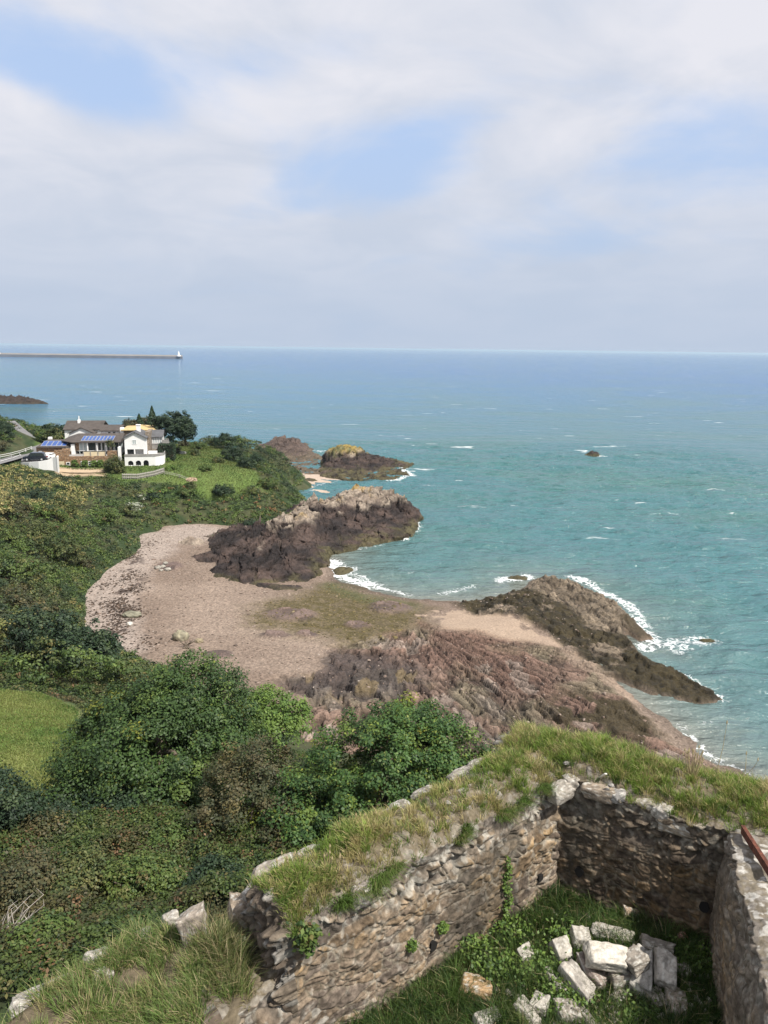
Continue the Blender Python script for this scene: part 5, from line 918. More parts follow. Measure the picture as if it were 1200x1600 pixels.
# ------------------------------------------------------------------ BEACH BOULDERS
def boulder(name, loc, r, label, C, seed=0, cat='rock', sub=4, blocky=0.0, rot=0, mat=None, cs=3.0, group=None, lich=None, tilt=(0, 0)):
    import bmesh
    bm = bmesh.new(); bmesh.ops.create_cube(bm, size=2) if blocky else bmesh.ops.create_icosphere(bm, subdivisions=sub, radius=1)
    if blocky: bmesh.ops.subdivide_edges(bm, edges=bm.edges[:], cuts=11, use_grid_fill=True)
    V = np.array([v.co[:] for v in bm.verts]); F = [[v.index for v in f.verts] for f in bm.faces]; bm.free()
    if blocky:
        rr_ = np.random.default_rng(seed + 900); k = np.linalg.norm(V, axis=1, keepdims=True); V = V * (1 - blocky) + V / k * blocky * 1.25
        # uneven faces: shear each corner a little, chip the edges
        cn_ = rr_.uniform(-.32, .32, (2, 2, 2, 3)); tx, ty, tz = (V[:, 0] + 1) / 2, (V[:, 1] + 1) / 2, (V[:, 2] + 1) / 2; off = 0
        for i in (0, 1):
            for j in (0, 1):
                for l in (0, 1):
                    w_ = (tx if i else 1 - tx) * (ty if j else 1 - ty) * (tz if l else 1 - tz); off = off + w_[:, None] * cn_[i, j, l]
        V = V + off
    n1 = fbm(V[:, 0] * 1.6 + seed * 7.1, V[:, 1] * 1.6 + V[:, 2] * 1.3, 4, seed) - .5; n2 = ridged(V[:, 0] * 2.2 + V[:, 2] * 1.7, V[:, 1] * 2.2 - V[:, 2] + seed, 4, seed + 3) - .5
    amp = .15 if blocky else .32; V = V * (1 + amp * n1[:, None] * 2 + amp * .7 * n2[:, None])
    nz = fbm(V[:, 0] * cs + seed, V[:, 1] * cs + V[:, 2] * cs, 4, seed + 8); col_ = mixc(np.array(C) * .72, np.array(C) * 1.22, sstep(.3, .7, nz))
    if lich is not None: l_ = sstep(.6, .68, fbm(V[:, 0] * 4 + seed, V[:, 1] * 4 - V[:, 2] * 4, 3, seed + 20)); col_ = mixc(col_, lich, l_ * .8)
    V = V * np.array(r); o = mesh_np(name, V, [np.array([f for f in F if len(f) == k_]) for k_ in (3, 4) if any(len(f) == k_ for f in F)], mat or M_block, col_, smooth=not blocky)
    o.location = loc; o.rotation_euler = (tilt[0], tilt[1], rot); 
    if label: tag(o, label, cat, group)
    return o
def beach_b(px, py, r, label, C, seed, **k):
    x, y = W(px, py, 1.6); z = float(shore(np.array([x]), np.array([y]))[0][0]); return boulder('boulder', (x, y, z + r[2] * .35), r, label, C, seed, **k)
beach_b(283, 1008, (.85, .75, .8), 'mottled yellow-grey round boulder alone on the shingle', (.20, .18, .13), 3, lich=(.33, .30, .2), cs=2)
beach_b(312, 1011, (.5, .45, .3), 'small half-buried stone right of the round boulder', (.24, .2, .13), 4)
beach_b(207, 971, (1.1, .9, .45), 'low greenish boulder on the upper beach', (.2, .19, .14), 5); beach_b(203, 985, (.4, .35, .25), 'small white stone below the greenish boulder', (.5, .47, .42), 6)
for i, (a, b_, s) in enumerate([(247, 893, .5), (255, 891, .42), (262, 895, .5), (259, 888, .4), (252, 896, .32)]): beach_b(a, b_, (s, s, s * .6), ['leftmost pale stone of the stone cluster on the shingle', 'flat pale stone near the middle of the beach cluster', 'right pale stone of the stone cluster on the shingle', 'topmost pale stone of the beach cluster', 'smallest, lowest pale stone of the beach cluster'][i], (.3, .28, .24), 10 + i, group='stone cluster on the shingle')
for i, (px, py) in enumerate([(286, 716), (243, 714)]):
    x, y = W(px, py, 9.5); boulder('boulder', (x, y, hillz(x, y) + .2), (.8, .7, .5), ['grey boulder in the middle of the garden grass', 'grey boulder beside the arched white base'][i], (.3, .3, .28), 30 + i)
def scatter_stones(name, P_, size, cols, label, cat, flat=.6):
    n = len(P_); ico = np.array([(0, 0, 1), (.894, 0, .447), (.276, .851, .447), (-.724, .526, .447), (-.724, -.526, .447), (.276, -.851, .447), (.9, 0, -.4), (.28, .85, -.4), (-.72, .53, -.4), (-.72, -.53, -.4), (.28, -.85, -.4)])
    F = np.array([(0, 1, 2), (0, 2, 3), (0, 3, 4), (0, 4, 5), (0, 5, 1), (1, 6, 2), (2, 6, 7), (2, 7, 3), (3, 7, 8), (3, 8, 4), (4, 8, 9), (4, 9, 5), (5, 9, 10), (5, 10, 1), (1, 10, 6)])
    a = rng.uniform(0, 6.28, n); V = ico[None] * (1 + rng.normal(size=(n, 11, 1)) * .18) * size[:, None, None] * np.stack([rng.uniform(.7, 1.5, n), rng.uniform(.6, 1.1, n), np.full(n, flat)], 1)[:, None]
    V = np.stack([V[..., 0] * np.cos(a)[:, None] - V[..., 1] * np.sin(a)[:, None], V[..., 0] * np.sin(a)[:, None] + V[..., 1] * np.cos(a)[:, None], V[..., 2]], -1) + P_[:, None]
    return tag(mesh_np(name, V.reshape(-1, 3), (F[None] + np.arange(n)[:, None, None] * 11).reshape(-1, 3), M_block, np.repeat(cols, 11, 0)), label, cat, kind='stuff')
n = 26000; X = rng.uniform(-46, 60, n); Y = rng.uniform(50, 150, n); Zb, _, Mr, Db = shore(X, Y); olv = sdf(weedp, X, Y) > 0
k = (Db > .5) & (Zb > 0) & (hill(X, Y) < Zb) & (sdf(sandp, X, Y) < 0) & (rng.random(n) < np.where(olv, 1, np.where(Mr > .5, .35, .3 + .4 * (fbm(X * .2, Y * .2, 3, 700) > .55)))); X, Y, Zb, olv = X[k], Y[k], Zb[k], olv[k]; n = len(X)
cs_ = palette(n, [(.17, .125, .10), (.25, .195, .16), (.10, .075, .06), (.33, .28, .24)], [3, 2, 2, .3]); cs_[olv] = palette(int(olv.sum()), [(.08, .065, .03), (.14, .11, .05), (.2, .16, .1)], [2, 2, 1]); scatter_stones('scattered_stones', np.stack([X, Y, Zb], 1), rng.uniform(.05, .16, n) * np.where(rng.random(n) < .05, 2.0, 1), cs_, 'loose stones strewn over the shingle and reef', 'stones')
P_ = []
for (a, b__, q) in [(205, 858, 3), (207, 870, 5), (204, 900, 8), (206, 920, 10), (185, 945, 9), (195, 955, 10), (190, 968, 8), (175, 985, 6), (176, 1000, 5), (168, 915, 4), (160, 945, 4), (140, 965, 3), (150, 1000, 3), (210, 960, 5), (225, 1010, 3), (230, 850, 3)]:
    x, y = W(a, b__, 2.2); P_.append(np.stack([x + rng.normal(size=q * 22) * 1.0, y + rng.normal(size=q * 22) * 1.6], 1))
P_ = np.concatenate(P_); zz_ = shore(P_[:, 0], P_[:, 1])[0]; V, F, C = leaves(np.stack([P_[:, 0], P_[:, 1], zz_ + .05], 1), rng.normal(size=(len(P_), 3)) * .3 + np.array([0, 0, 1]), rng.uniform(.06, .28, len(P_)), palette(len(P_), [(.05, .035, .025), (.09, .06, .04)], [1, 1])); tag(mesh_np('seaweed_wrack', V, F, M_leaf, C), 'dark strandline of seaweed scraps along the upper shingle', 'seaweed', kind='stuff')
# driftwood and weed near the round boulder
x, y = W(292, 1024, 1.5); dwz = float(shore(np.array([x]), np.array([y]))[0][0]); dw = empty('driftwood', (x, y, dwz)); tag(dw, 'tangle of dark driftwood branches on the shingle near the round boulder', 'driftwood'); m = MB()
for i in range(14): a = random.uniform(0, 3.14); l = random.uniform(.6, 1.8); m.tube([(-math.cos(a) * l * .3, -math.sin(a) * l * .3, .05), (math.cos(a) * l * .3, math.sin(a) * l * .3, .25 + random.random() * .3), (math.cos(a) * l, math.sin(a) * l, .3 + random.random() * .8)], [.07, .05, .015], 5)
m.build('branch', M_bark, dw)

# ------------------------------------------------------------------ RUIN
def stones(u, v, su, sv, seed):
    wu = (fbm(u * 1.5, v * 1.5, 3, seed) - .5) * .4; wv = (fbm(u * 1.2 + 7, v * 2.0, 3, seed + 1) - .5) * .34
    rowh = sv; vv = (v + wv) / rowh; uu = (u + wu) / su
    f1, f2, r1, r2, ex, ey = voro(uu + np.floor(vv) * 0, vv, seed + 2, .88); g1, g2, q1, q2, _, _ = voro(uu * 2.1, vv * 1.8, seed + 5, .95)
    small = r2 > .42; edge = np.where(small, np.minimum(f2 - f1, (g2 - g1) * .5), f2 - f1); rid = np.where(small, q1, r1); rid2 = np.where(small, q2, r2)
    return edge, rid, rid2, ex, ey
class Wall: pass
def ruin_wall(name, p0, p1, th, z0, z1, zback, label, seed, top_n=.12, su=.5, sv=.21, step=.014, mound=.22, toph=None, dirt=True, conc=False, dark=0.0, parent=None):
    rel_ = .85 if conc else 1.0
    p0 = Vector(p0); p1 = Vector(p1); L_ = (p1 - p0).length; d = (p1 - p0) / L_; nrm = Vector((d.y, -d.x))   # front normal
    nu = int(L_ / step); hF = z1 - z0; vF = int(hF / step); vT = int(th / (step * 1.6)); vB = 24
    u = np.linspace(0, L_, nu)[:, None]; zt = z1 + (fbm(u * 1.1, u * 0, 4, seed + 40) - .5) * top_n * 2 + (vnoise(u * 5, u * 0, seed + 41) - .5) * .08
    if toph is not None: zt = zt + toph(u)
    a = np.linspace(0, 1, vF)[None, :]; Uf = np.repeat(u, vF, 1); Zf = z0 + (zt - z0) * a; edge, r1, r2, ex, ey = stones(Uf, Zf, su, sv, seed)
    b_ = np.clip(edge / .16, 0, 1); prof = sstep(0, 1, b_); rel = (Zf - z0) / hF; top_ = sstep(.62, .92, rel + (fbm(Uf * 2, Zf * 2, 3, seed + 50) - .5) * .35)
    fine = fbm(Uf * 14, Zf * 14, 3, seed + 60) - .5; med = fbm(Uf * 3, Zf * 3, 3, seed + 61) - .5
    off = (-.02 + prof * (.010 + .022 * r1 + .022 * (ex * (r2 - .5) + ey * (r1 - .5))) + fine * .03 + med * .12 + top_ * (-.10 + .10 * (r2 - .3) * prof)) * rel_
    c_ = mixc((.145, .10, .06), (.27, .20, .13), r1); c_ = mixc(c_, (.30, .205, .11), sstep(.7, .9, r2)); c_ = mixc(c_, (.095, .075, .06), (r2 < .22) * .8); c_ = mixc(c_, (.21, .17, .14), sstep(.4, .6, fbm(Uf * .8, Zf * .8, 3, seed + 62)) * .45)
    mort = mixc((.37, .32, .25), (.20, .165, .12), sstep(.3, .7, fbm(Uf * 2, Zf * 2, 3, seed + 63))); cF = mixc(mort, c_, sstep(.12, .5, b_))
    cF = cF * (1 - .45 * sstep(.3, .0, edge / .16) * (fine > .05))[..., None]
    grey = top_ * .6; cF = mixc(cF, mixc((.13, .115, .10), (.25, .225, .195), prof * r1), grey); li = sstep(.61, .69, fbm(Uf * 9, Zf * 9, 4, seed + 64) + .06 * top_); cF = mixc(cF, (.42, .40, .35), li * (.25 + .35 * top_)) * .86; cF = cF * (1 + fine * 1.6)[..., None]; cF = mixc(cF, cF * np.array((.5, .47, .42)), dark + 0 * Uf) if dark else cF  # dark puts the rear wall's shade into its stone colour
    cF = mixc(cF, (.055, .05, .04), sstep(.62, .72, fbm(Uf * 1.3, Zf * .5, 4, seed + 65)) * .5)
    if conc: cF = mixc(cF, mixc((.13, .105, .08), (.30, .26, .21), fbm(Uf * 6, Zf * 6, 4, seed + 66)), .25) * .85
    Pf = np.stack([p0.x + d.x * Uf + nrm.x * off, p0.y + d.y * Uf + nrm.y * off, Zf], -1)
    bt = np.linspace(0, 1, vT)[None, :]; Ut = np.repeat(u, vT, 1); W_ = bt * th * np.ones_like(Ut); e_, t1, t2, _, _ = stones(Ut, W_ + 5, .3, .26, seed + 9); pr = sstep(0, .3, e_)
    hm = mound * np.sin(np.pi * np.clip(W_ / th, 0, 1)) ** .7 + (fbm(Ut * 2, W_ * 2, 4, seed + 70) - .5) * .16 + pr * (.05 * t1) * (1.0 if not conc else .3)
    offT = off[:, -1:] * (1 - bt) ** 2; Zt = zt + hm * np.clip(bt * 6, 0, 1); Pt = np.stack([p0.x + d.x * Ut - nrm.x * W_ + nrm.x * offT, p0.y + d.y * Ut - nrm.y * W_ + nrm.y * offT, Zt], -1)
    soil = mixc((.10, .08, .055), (.17, .14, .09), fbm(Ut * 4, W_ * 4, 4, seed + 71)); stn = mixc((.15, .13, .11), (.28, .255, .22), t1); sm = pr * (t2 > .72); 
    edgeb = np.maximum(sstep(.22, .04, W_), sstep(th - .2, th - .05, W_)); cT = mixc(soil, stn, np.maximum(sm * .8, edgeb * pr * .6) if not conc else .25 + .75 * pr); cT = mixc(cT, (.5, .48, .44), sstep(.6, .66, fbm(Ut * 10, W_ * 10, 3, seed + 72)) * (.14 if not conc else .6))
    bb = np.linspace(0, 1, vB)[None, :]; Ub = np.repeat(u, vB, 1); Zb = Zt[:, -1:] + (zback - Zt[:, -1:]) * bb; cB = np.ones(Ub.shape + (3,)) * np.array((.22, .19, .16)); Pb = np.stack([p0.x + d.x * Ub - nrm.x * th, p0.y + d.y * Ub - nrm.y * th, Zb], -1)
    V = np.concatenate([Pf, Pt[:, 1:], Pb[:, 1:]], 1); C = np.concatenate([cF, cT[:, 1:], cB[:, 1:]], 1); nv_ = V.shape[1]
    fcs = gridfaces(nu, nv_)[:, ::-1]; Vr = V.reshape(-1, 3); n0 = len(Vr)
    o = empty(name, (0, 0, 0)) if parent is None else None
    if o: tag(o, label, 'wall')
    body = mesh_np('masonry' if o else name, Vr, fcs, M_wall, C.reshape(-1, 3), o or parent, smooth=True); o = o or body
    # closed, ragged ends
    for side in (0, -1):
        ring = V[side]; nr = len(ring); k = 44; E = []
        cen = ring.mean(0); 
        for j in range(k): E.append(ring * (1 - j / (k - 1)) + cen * (j / (k - 1)))
        E = np.array(E); we = -(E[..., 0] - p0.x) * nrm.x - (E[..., 1] - p0.y) * nrm.y; ee, e1, e2, _, _ = stones(we, E[..., 2], .3, .17, seed + 82); ep = sstep(0, .25, ee); nzv = ((fbm(E[..., 2] * 3, we * 3, 3, seed + 80) - .5) * .4 + ep * (.05 + .16 * e1)) * np.minimum(np.arange(k)[:, None] / 4, 1)
        sgn = -1 if side == 0 else 1; E[..., 0] += d.x * sgn * (nzv + .06 * (np.arange(k)[:, None] > 0)); E[..., 1] += d.y * sgn * (nzv + .06 * (np.arange(k)[:, None] > 0))
        ce = .8 * mixc(mixc((.13, .10, .075), (.27, .22, .165), e2), (.4, .38, .34), sstep(.55, .66, fbm(E[..., 2] * 9, we * 9, 3, seed + 81)) * .7) * (.5 + .5 * ep)[..., None]; mesh_np('broken_end', E.reshape(-1, 3), gridfaces(k, nr) if side == 0 else gridfaces(k, nr)[:, ::-1], M_wall, ce.reshape(-1, 3), o)
    w = Wall(); w.o = o; w.Pt = Pt; w.Pf = Pf; w.nrm = nrm; w.d = d; w.p0 = p0; w.th = th; w.L = L_; w.off = off; return w
COR = Vector((3.02, 11.26)); 
wl = ruin_wall('ruined_wall', (-1.02, 8.05), (3.14, 11.36), 1.15, 26.75, 28.95, 20.5, 'long ruined rubble wall with grass-grown top running from lower left to the corner', 100, toph=lambda u: -.2 * sstep(.5, 0, u))
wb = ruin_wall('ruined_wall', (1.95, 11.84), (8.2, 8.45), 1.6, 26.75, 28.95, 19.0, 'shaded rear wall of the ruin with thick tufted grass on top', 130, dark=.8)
wr = ruin_wall('ruined_wall', (5.12, 10.05), (3.72, 5.3), 1.0, 26.75, 29.0, 26.7, 'pale lichen-covered wall with flat top at the right edge', 160, mound=.05, conc=True, top_n=.05)
# weep holes, coping stones
M_hole = mat_plain('dark_hole', (.012, .011, .01), 1.0)
for px, py, s in [(677, 1478, .09), (905, 1362, .1), (845, 1372, .07), (1100, 1418, .09)]:
    w_ = wl if px < 880 else wb; r_ = ray(px, py); nd = r_.x * w_.nrm.x + r_.y * w_.nrm.y; t = (w_.p0.x * w_.nrm.x + w_.p0.y * w_.nrm.y) / nd; P_ = Vector((r_.x * t, r_.y * t, CZ + r_.z * t)) + Vector((w_.nrm.x, w_.nrm.y, 0)) * .012
    m = MB(); dd_ = Vector((w_.d.x, w_.d.y, 0)); n3 = Vector((w_.nrm.x, w_.nrm.y, 0)); pts_ = [P_ + dd_ * s * math.cos(a) * random.uniform(.8, 1.2) * .8 + Vector((0, 0, 1)) * s * math.sin(a) * random.uniform(.8, 1.2) for a in [i * .785 for i in range(8)]]; m.prism(pts_[::-1], (0, 0, 0), -n3 * .3); m.build('weep_hole', M_hole, w_.o)
def cop(px, py, z, r, C, seed, rot, par, tilt=(0, 0), lich=(.5, .48, .43)):
    x, y = W(px, py, z); o = boulder('coping_stone', (x, y, z), r, None, C, seed, blocky=.45, rot=rot, tilt=tilt, lich=lich); o.parent = par; return o
for a in [(436, 1366, 28.72, (.30, .2, .13), (.28, .24, .2), 61, .5), (408, 1402, 28.5, (.2, .16, .16), (.36, .33, .29), 62, 1.1), (382, 1428, 28.3, (.17, .2, .22), (.25, .2, .15), 63, .3), (505, 1418, 28.6, (.27, .2, .12), (.2, .18, .165), 64, .7), (470, 1425, 28.3, (.16, .13, .13), (.3, .27, .23), 65, .2), (430, 1450, 28.2, (.17, .14, .13), (.28, .23, .18), 66, .9), (560, 1398, 28.85, (.16, .11, .1), (.22, .19, .17), 67, .6), (405, 1460, 28.0, (.15, .14, .14), (.3, .26, .22), 68, 0), (455, 1475, 27.95, (.2, .15, .12), (.27, .2, .14), 69, .8),
          (484, 1338, 28.85, (.16, .11, .09), (.3, .27, .23), 70, .6), (600, 1275, 28.88, (.22, .09, .05), (.2, .18, .155), 71, .65), (660, 1240, 28.88, (.22, .09, .05), (.2, .18, .155), 72, .65), (720, 1208, 28.88, (.24, .09, .05), (.2, .18, .155), 73, .65), (562, 1296, 28.88, (.2, .09, .05), (.2, .18, .155), 74, .6), (748, 1192, 28.88, (.2, .09, .05), (.2, .18, .155), 75, .65), (625, 1258, 28.88, (.18, .09, .05), (.2, .18, .155), 76, .6)]:
    cop(a[0], a[1], a[2], a[3], a[4], a[5], a[6], wl.o)
for a in [(895, 1222, 28.95, (.17, .12, .1), (.3, .27, .23), 80, .2), (935, 1236, 28.95, (.24, .14, .11), (.26, .21, .16), 81, -.4), (965, 1243, 28.95, (.13, .12, .1), (.3, .28, .26), 82, -.3), (1012, 1258, 28.9, (.2, .13, .1), (.29, .26, .21), 83, -.5), (1035, 1266, 28.9, (.14, .12, .1), (.33, .3, .26), 84, -.5), (1060, 1285, 28.75, (.26, .14, .1), (.24, .2, .15), 85, -.4), (875, 1238, 28.9, (.16, .14, .12), (.29, .26, .22), 86, .5)]:
    cop(a[0], a[1], a[2], a[3], a[4], a[5], a[6], wb.o)
# courtyard floor
gx = np.arange(-2.6, 7, .06); gy = np.arange(4, 12.4, .06); X, Y = np.meshgrid(gx, gy, indexing='ij'); 
def floorz(X, Y): return 26.98 + (fbm(X * 1.1, Y * 1.1, 3, 600) - .5) * .28
Cf = mixc((.03, .035, .015), (.06, .06, .025), fbm(X * 3, Y * 3, 3, 601)); keep = ((X - COR.x) * (-.783) + (Y - COR.y) * (-.622) > -99)
f_all = gridfaces(len(gx), len(gy)); Vv = np.stack([X, Y, floorz(X, Y)], -1).reshape(-1, 3); cen = Vv[f_all].mean(1)
inL = ((cen[:, 0] - wl.p0.x) * wl.nrm.x + (cen[:, 1] - wl.p0.y) * wl.nrm.y) > -.6; inB = ((cen[:, 0] - wb.p0.x) * wb.nrm.x + (cen[:, 1] - wb.p0.y) * wb.nrm.y) > -.6
v_, f_, (c_,) = compact(Vv, f_all[inL & inB], Cf.reshape(-1, 3)); tag(mesh_np('courtyard_ground', v_, f_, M_soil, c_, smooth=True), kind='structure')
# grassy bank, lower left (buried wall)
rid_px = [(-60, 1640), (20, 1592), (70, 1555), (150, 1500), (215, 1462), (262, 1446), (318, 1470), (352, 1494), (400, 1505)]
ridge_w = [W(a, b_, 28.1) for a, b_ in rid_px]; bank = ridge_w[:-1] + [(-1.72, 8.35), (-1.74, 7.6), (-1.95, 6.7), (-2.3, 3), (-9, 3), (-9, ridge_w[0][1])]
gx = np.arange(-8.5, -.3, .045); gy = np.arange(3.2, 9.8, .045); X, Y = np.meshgrid(gx, gy, indexing='ij')
def bankz(X, Y):
    d = sdf(bank, X, Y) + (fbm(X * 2, Y * 2, 3, 611) - .5) * .25; n = fbm(X * 1.3, Y * 1.3, 4, 612) - .5
    return 28.1 + n * .3 - .25 * sstep(.0, 3.0, d) - np.clip(-d, 0, 3) * 3.2 - .0, d
Z, D = bankz(X, Y); Cb = mixc((.09, .075, .05), (.15, .12, .08), fbm(X * 5, Y * 5, 3, 613)); st_ = sstep(.0, -.15, D) * (1); Cb = mixc(Cb, mixc((.2, .18, .15), (.38, .35, .3), fbm(X * 5 + Z * 3, Y * 5, 3, 614)), st_)
ob = empty('overgrown_wall', (0, 0, 0)); tag(ob, 'low wall stub buried in long grass at the bottom left', 'wall'); mesh_np('earth_core', np.stack([X, Y, Z], -1).reshape(-1, 3), gridfaces(len(gx), len(gy)), M_soil, Cb.reshape(-1, 3), ob, smooth=True)
for i, (a, b_, r_, s_) in enumerate([(266, 1440, (.1, .09, .1), 90), (222, 1466, (.12, .1, .08), 91), (155, 1498, (.16, .1, .08), 92), (50, 1562, (.26, .12, .09), 93), (160, 1525, (.11, .09, .07), 94), (340, 1498, (.14, .09, .06), 95), (362, 1502, (.1, .08, .05), 96), (90, 1545, (.2, .1, .07), 97)]): cop(a, b_, 28.05, r_, (.33, .3, .26), s_, .6, ob)
x, y = W(302, 1462, 28.2); boulder('standing_stone', (x, y, 28.32), (.17, .13, .24), 'upright squared grey stone at the tip of the grassy stub', (.27, .23, .19), 98, blocky=.22, rot=.35, tilt=(.1, -.12), lich=(.5, .48, .43), cat='stone block')

# rusty beams on the right wall
M_rust = mat_plain('rust', (.11, .038, .022), .9, .5, 18, bstr=.6, bscale=60)
a = Vector(W3(1160, 1296, 29.12)); b_ = Vector(W3(1206, 1368, 29.16)); rb = empty('rusty_beam', a); tag(rb, 'rust-red iron beam lying along the pale right-hand wall', 'beam')
dv = b_ - a; n_ = Vector((-dv.y, dv.x, 0)).normalized(); m = MB(); Zu = Vector((0, 0, 1)); m.prism([n_ * .02 - Zu * .06, n_ * .02 + Zu * .06, -n_ * .02 + Zu * .06, -n_ * .02 - Zu * .06], (0, 0, 0), dv); m.build('web', M_rust, rb); m = MB(); m.prism([n_ * .028 + Zu * .062, n_ * .028 + Zu * .072, -n_ * .028 + Zu * .072, -n_ * .028 + Zu * .062], (0, 0, 0), dv); m.build('flange', M_rust, rb)
ruin_wall('wall_stub', (-1.78, 7.446), (-.85, 8.185), .8, 26.75, 28.08, 26, None, 190, parent=wl.o, mound=.02, top_n=.1)

# ------------------------------------------------------------------ RUBBLE BLOCKS
FB = 27.02
def blk(px, py, z, r, C, seed, rot, label, tilt=(0, 0), bl=.2):
    x, y = W(px, py, z); return boulder('stone_block', (x, y, z), r, label, C, seed, cat='stone block', blocky=bl, rot=rot, tilt=tilt, group='rubble blocks in the grass of the ruin', lich=(.5, .48, .43))
PALE = (.38, .35, .30); GREY = (.25, .22, .185); BRN = (.25, .18, .12)
B_ = [(821, 1492, 27.1, (.16, .13, .1), PALE, 0.5, 'small pale block left of the pile, nearest the long wall', (.1, .1)), (877, 1487, 27.15, (.17, .17, .12), PALE, .3, 'squarish pale block at the upper left of the pile', (.15, 0)),
      (907, 1466, 27.15, (.15, .17, .13), PALE, .1, 'chunky mossy block at the top of the pile beside the long slab', (0, .2)), (957, 1463, 27.15, (.32, .14, .09), PALE, -.25, 'long pale slab at the far edge of the pile', (.1, .05)),
      (951, 1497, 27.42, (.33, .19, .09), (.52, .48, .41), -.2, 'largest white flat slab on top of the pile', (.12, .1)), (993, 1499, 27.4, (.2, .17, .11), GREY, .5, 'grey-brown block on top, right of the white slab', (-.1, -.15)),
      (1022, 1482, 27.2, (.27, .15, .09), GREY, -.35, 'wide grey slab at the upper right of the pile', (.2, .15)), (1041, 1520, 27.28, (.17, .28, .18), (.34, .31, .27), -.3, 'tall thick grey block at the right side of the pile', (.25, .1)),
      (1004, 1522, 27.2, (.16, .33, .13), (.31, .29, .26), -.35, 'long grey slab leaning in the middle of the pile', (.35, 0)), (967, 1524, 27.15, (.17, .15, .12), GREY, .2, 'grey block wedged under the white slab', (0, .1)),
      (929, 1519, 27.15, (.16, .27, .1), (.27, .22, .19), .6, 'dark brown slab leaning left of the white slab', (.3, .3)), (904, 1536, 27.15, (.14, .34, .13), (.34, .31, .27), .55, 'long pale block lying diagonally at the left of the pile', (.1, .1)),
      (864, 1532, 27.1, (.09, .24, .08), (.36, .33, .28), .55, 'thin pale slab standing alone left of the diagonal block', (.1, .3)), (743, 1545, 27.08, (.27, .17, .14), (.33, .22, .12), -.3, 'ochre-brown boulder alone in the grass at left', (0, .1)),
      (822, 1582, 27.1, (.13, .22, .1), PALE, .6, 'pale slab at the bottom edge, left of the mossy one', (.1, .2)), (844, 1570, 27.12, (.13, .16, .09), PALE, -.5, 'mossy pale block touching the bottom slab', (.1, -.1)),
      (886, 1584, 27.1, (.15, .15, .1), GREY, .1, 'broken grey block at the bottom below the diagonal one', (.1, 0)), (914, 1592, 27.05, (.08, .2, .08), GREY, .5, 'narrow grey sliver at the bottom beside the broken block', (.1, .2)),
      (758, 1596, 27.08, (.24, .13, .1), PALE, .5, 'pale block cut by the bottom edge, left of all other blocks', (0, .1)), (1066, 1468, 27.1, (.08, .06, .12), (.32, .16, .12), .2, 'small upright reddish stone near the shaded wall', (.1, .1)),
      (1067, 1520, 27.08, (.1, .12, .08), GREY, .2, 'small mossy stone right of the tall thick block', (0, 0)), (1057, 1568, 27.1, (.15, .22, .14), (.3, .25, .2), -.1, 'brown-grey block at the lower right of the pile', (.2, .1)),
      (1025, 1563, 27.08, (.14, .14, .1), GREY, .4, 'grey block below the leaning slab', (.1, .1)), (985, 1424, 27.1, (.12, .1, .08), (.3, .22, .16), .1, 'small brown stone at the foot of the rear wall', (0, .1)), (970, 1560, 27.0, (.14, .12, .08), GREY, .8, 'half-hidden grey block below the wedged one', (.1, .1))]
for i, b__ in enumerate(B_):
    s_ = .86; blk(b__[0], b__[1], b__[2] - .04, tuple(k * s_ for k in b__[3]), b__[4], 400 + i * 7, b__[5], b__[6], b__[7])

n = 900; X = rng.normal(3.6, .75, n); Y = rng.normal(8.6, .8, n); kk = ((X - wr.p0.x) * wr.nrm.x + (Y - wr.p0.y) * wr.nrm.y > .1); X, Y = X[kk], Y[kk]
scatter_stones('rubble_debris', np.stack([X, Y, floorz(X, Y) + .04], 1), rng.uniform(.015, .055, len(X)), palette(len(X), [PALE, GREY, BRN], [2, 2, 1]), 'small stone chips between the rubble blocks', 'rubble', .7)
# ------------------------------------------------------------------ GRASS OF THE RUIN
def grass_obj(name, P_, Ln, lean, C, wd, label): V, F, C = blades(P_, Ln, lean, C, wd); return tag(mesh_np(name, V, F, M_grass, C), label, 'grass', kind='stuff')
def top_grass(w, n, seed, label, dens=.5, umax=None, ln=.17):
    nu, nv_, _ = w.Pt.shape; nt_ = n // 26; iu = rng.integers(0, nu, nt_); iv = rng.integers(1, nv_, nt_); u = iu / nu * w.L; vv = iv / nv_ * w.th; m_ = fbm(u * 1.3, vv * 1.3, 3, seed)
    k = (m_ > dens) | (rng.random(nt_) < .22); k &= ~((vv < .12) & (rng.random(nt_) < .4)); iu, iv, m_, u = iu[k], iv[k], m_[k], u[k]; c_ = w.Pt[iu, iv]; q = len(c_); straw = (fbm(u * .9, vv[k] * .9 + 3, 3, seed + 5) > .56)
    base = np.where((rng.random(q) < np.where(straw, .75, .34))[:, None], palette(q, [(.34, .29, .13), (.42, .35, .18), (.27, .27, .09)], [2, 1, 2]), palette(q, [(.13, .2, .035), (.19, .26, .05), (.09, .15, .03)], [2, 2, 1]))
    P_ = np.repeat(c_, 26, 0); out = rng.normal(size=(q * 26, 3)); out[:, 2] = 0; P_ = P_ + out * .03; L_ = np.repeat(rng.uniform(.6, 1.5, q), 26) * rng.uniform(.5, 1.2, q * 26) * ln
    lean = out * .42 + np.array([-.12, .05, 0]); C = np.repeat(base, 26, 0) * rng.uniform(.7, 1.3, (q * 26, 1)); P_[:, 2] -= .02
    grass_obj('wall_grass', P_, L_, lean, C, .009, label)
top_grass(wl, 62000, 700, 'green and straw-coloured grass growing along the top of the long wall', .5, ln=.13)
top_grass(wb, 90000, 720, 'tall yellowing grass tufts on the rear wall top', .47, ln=.15)
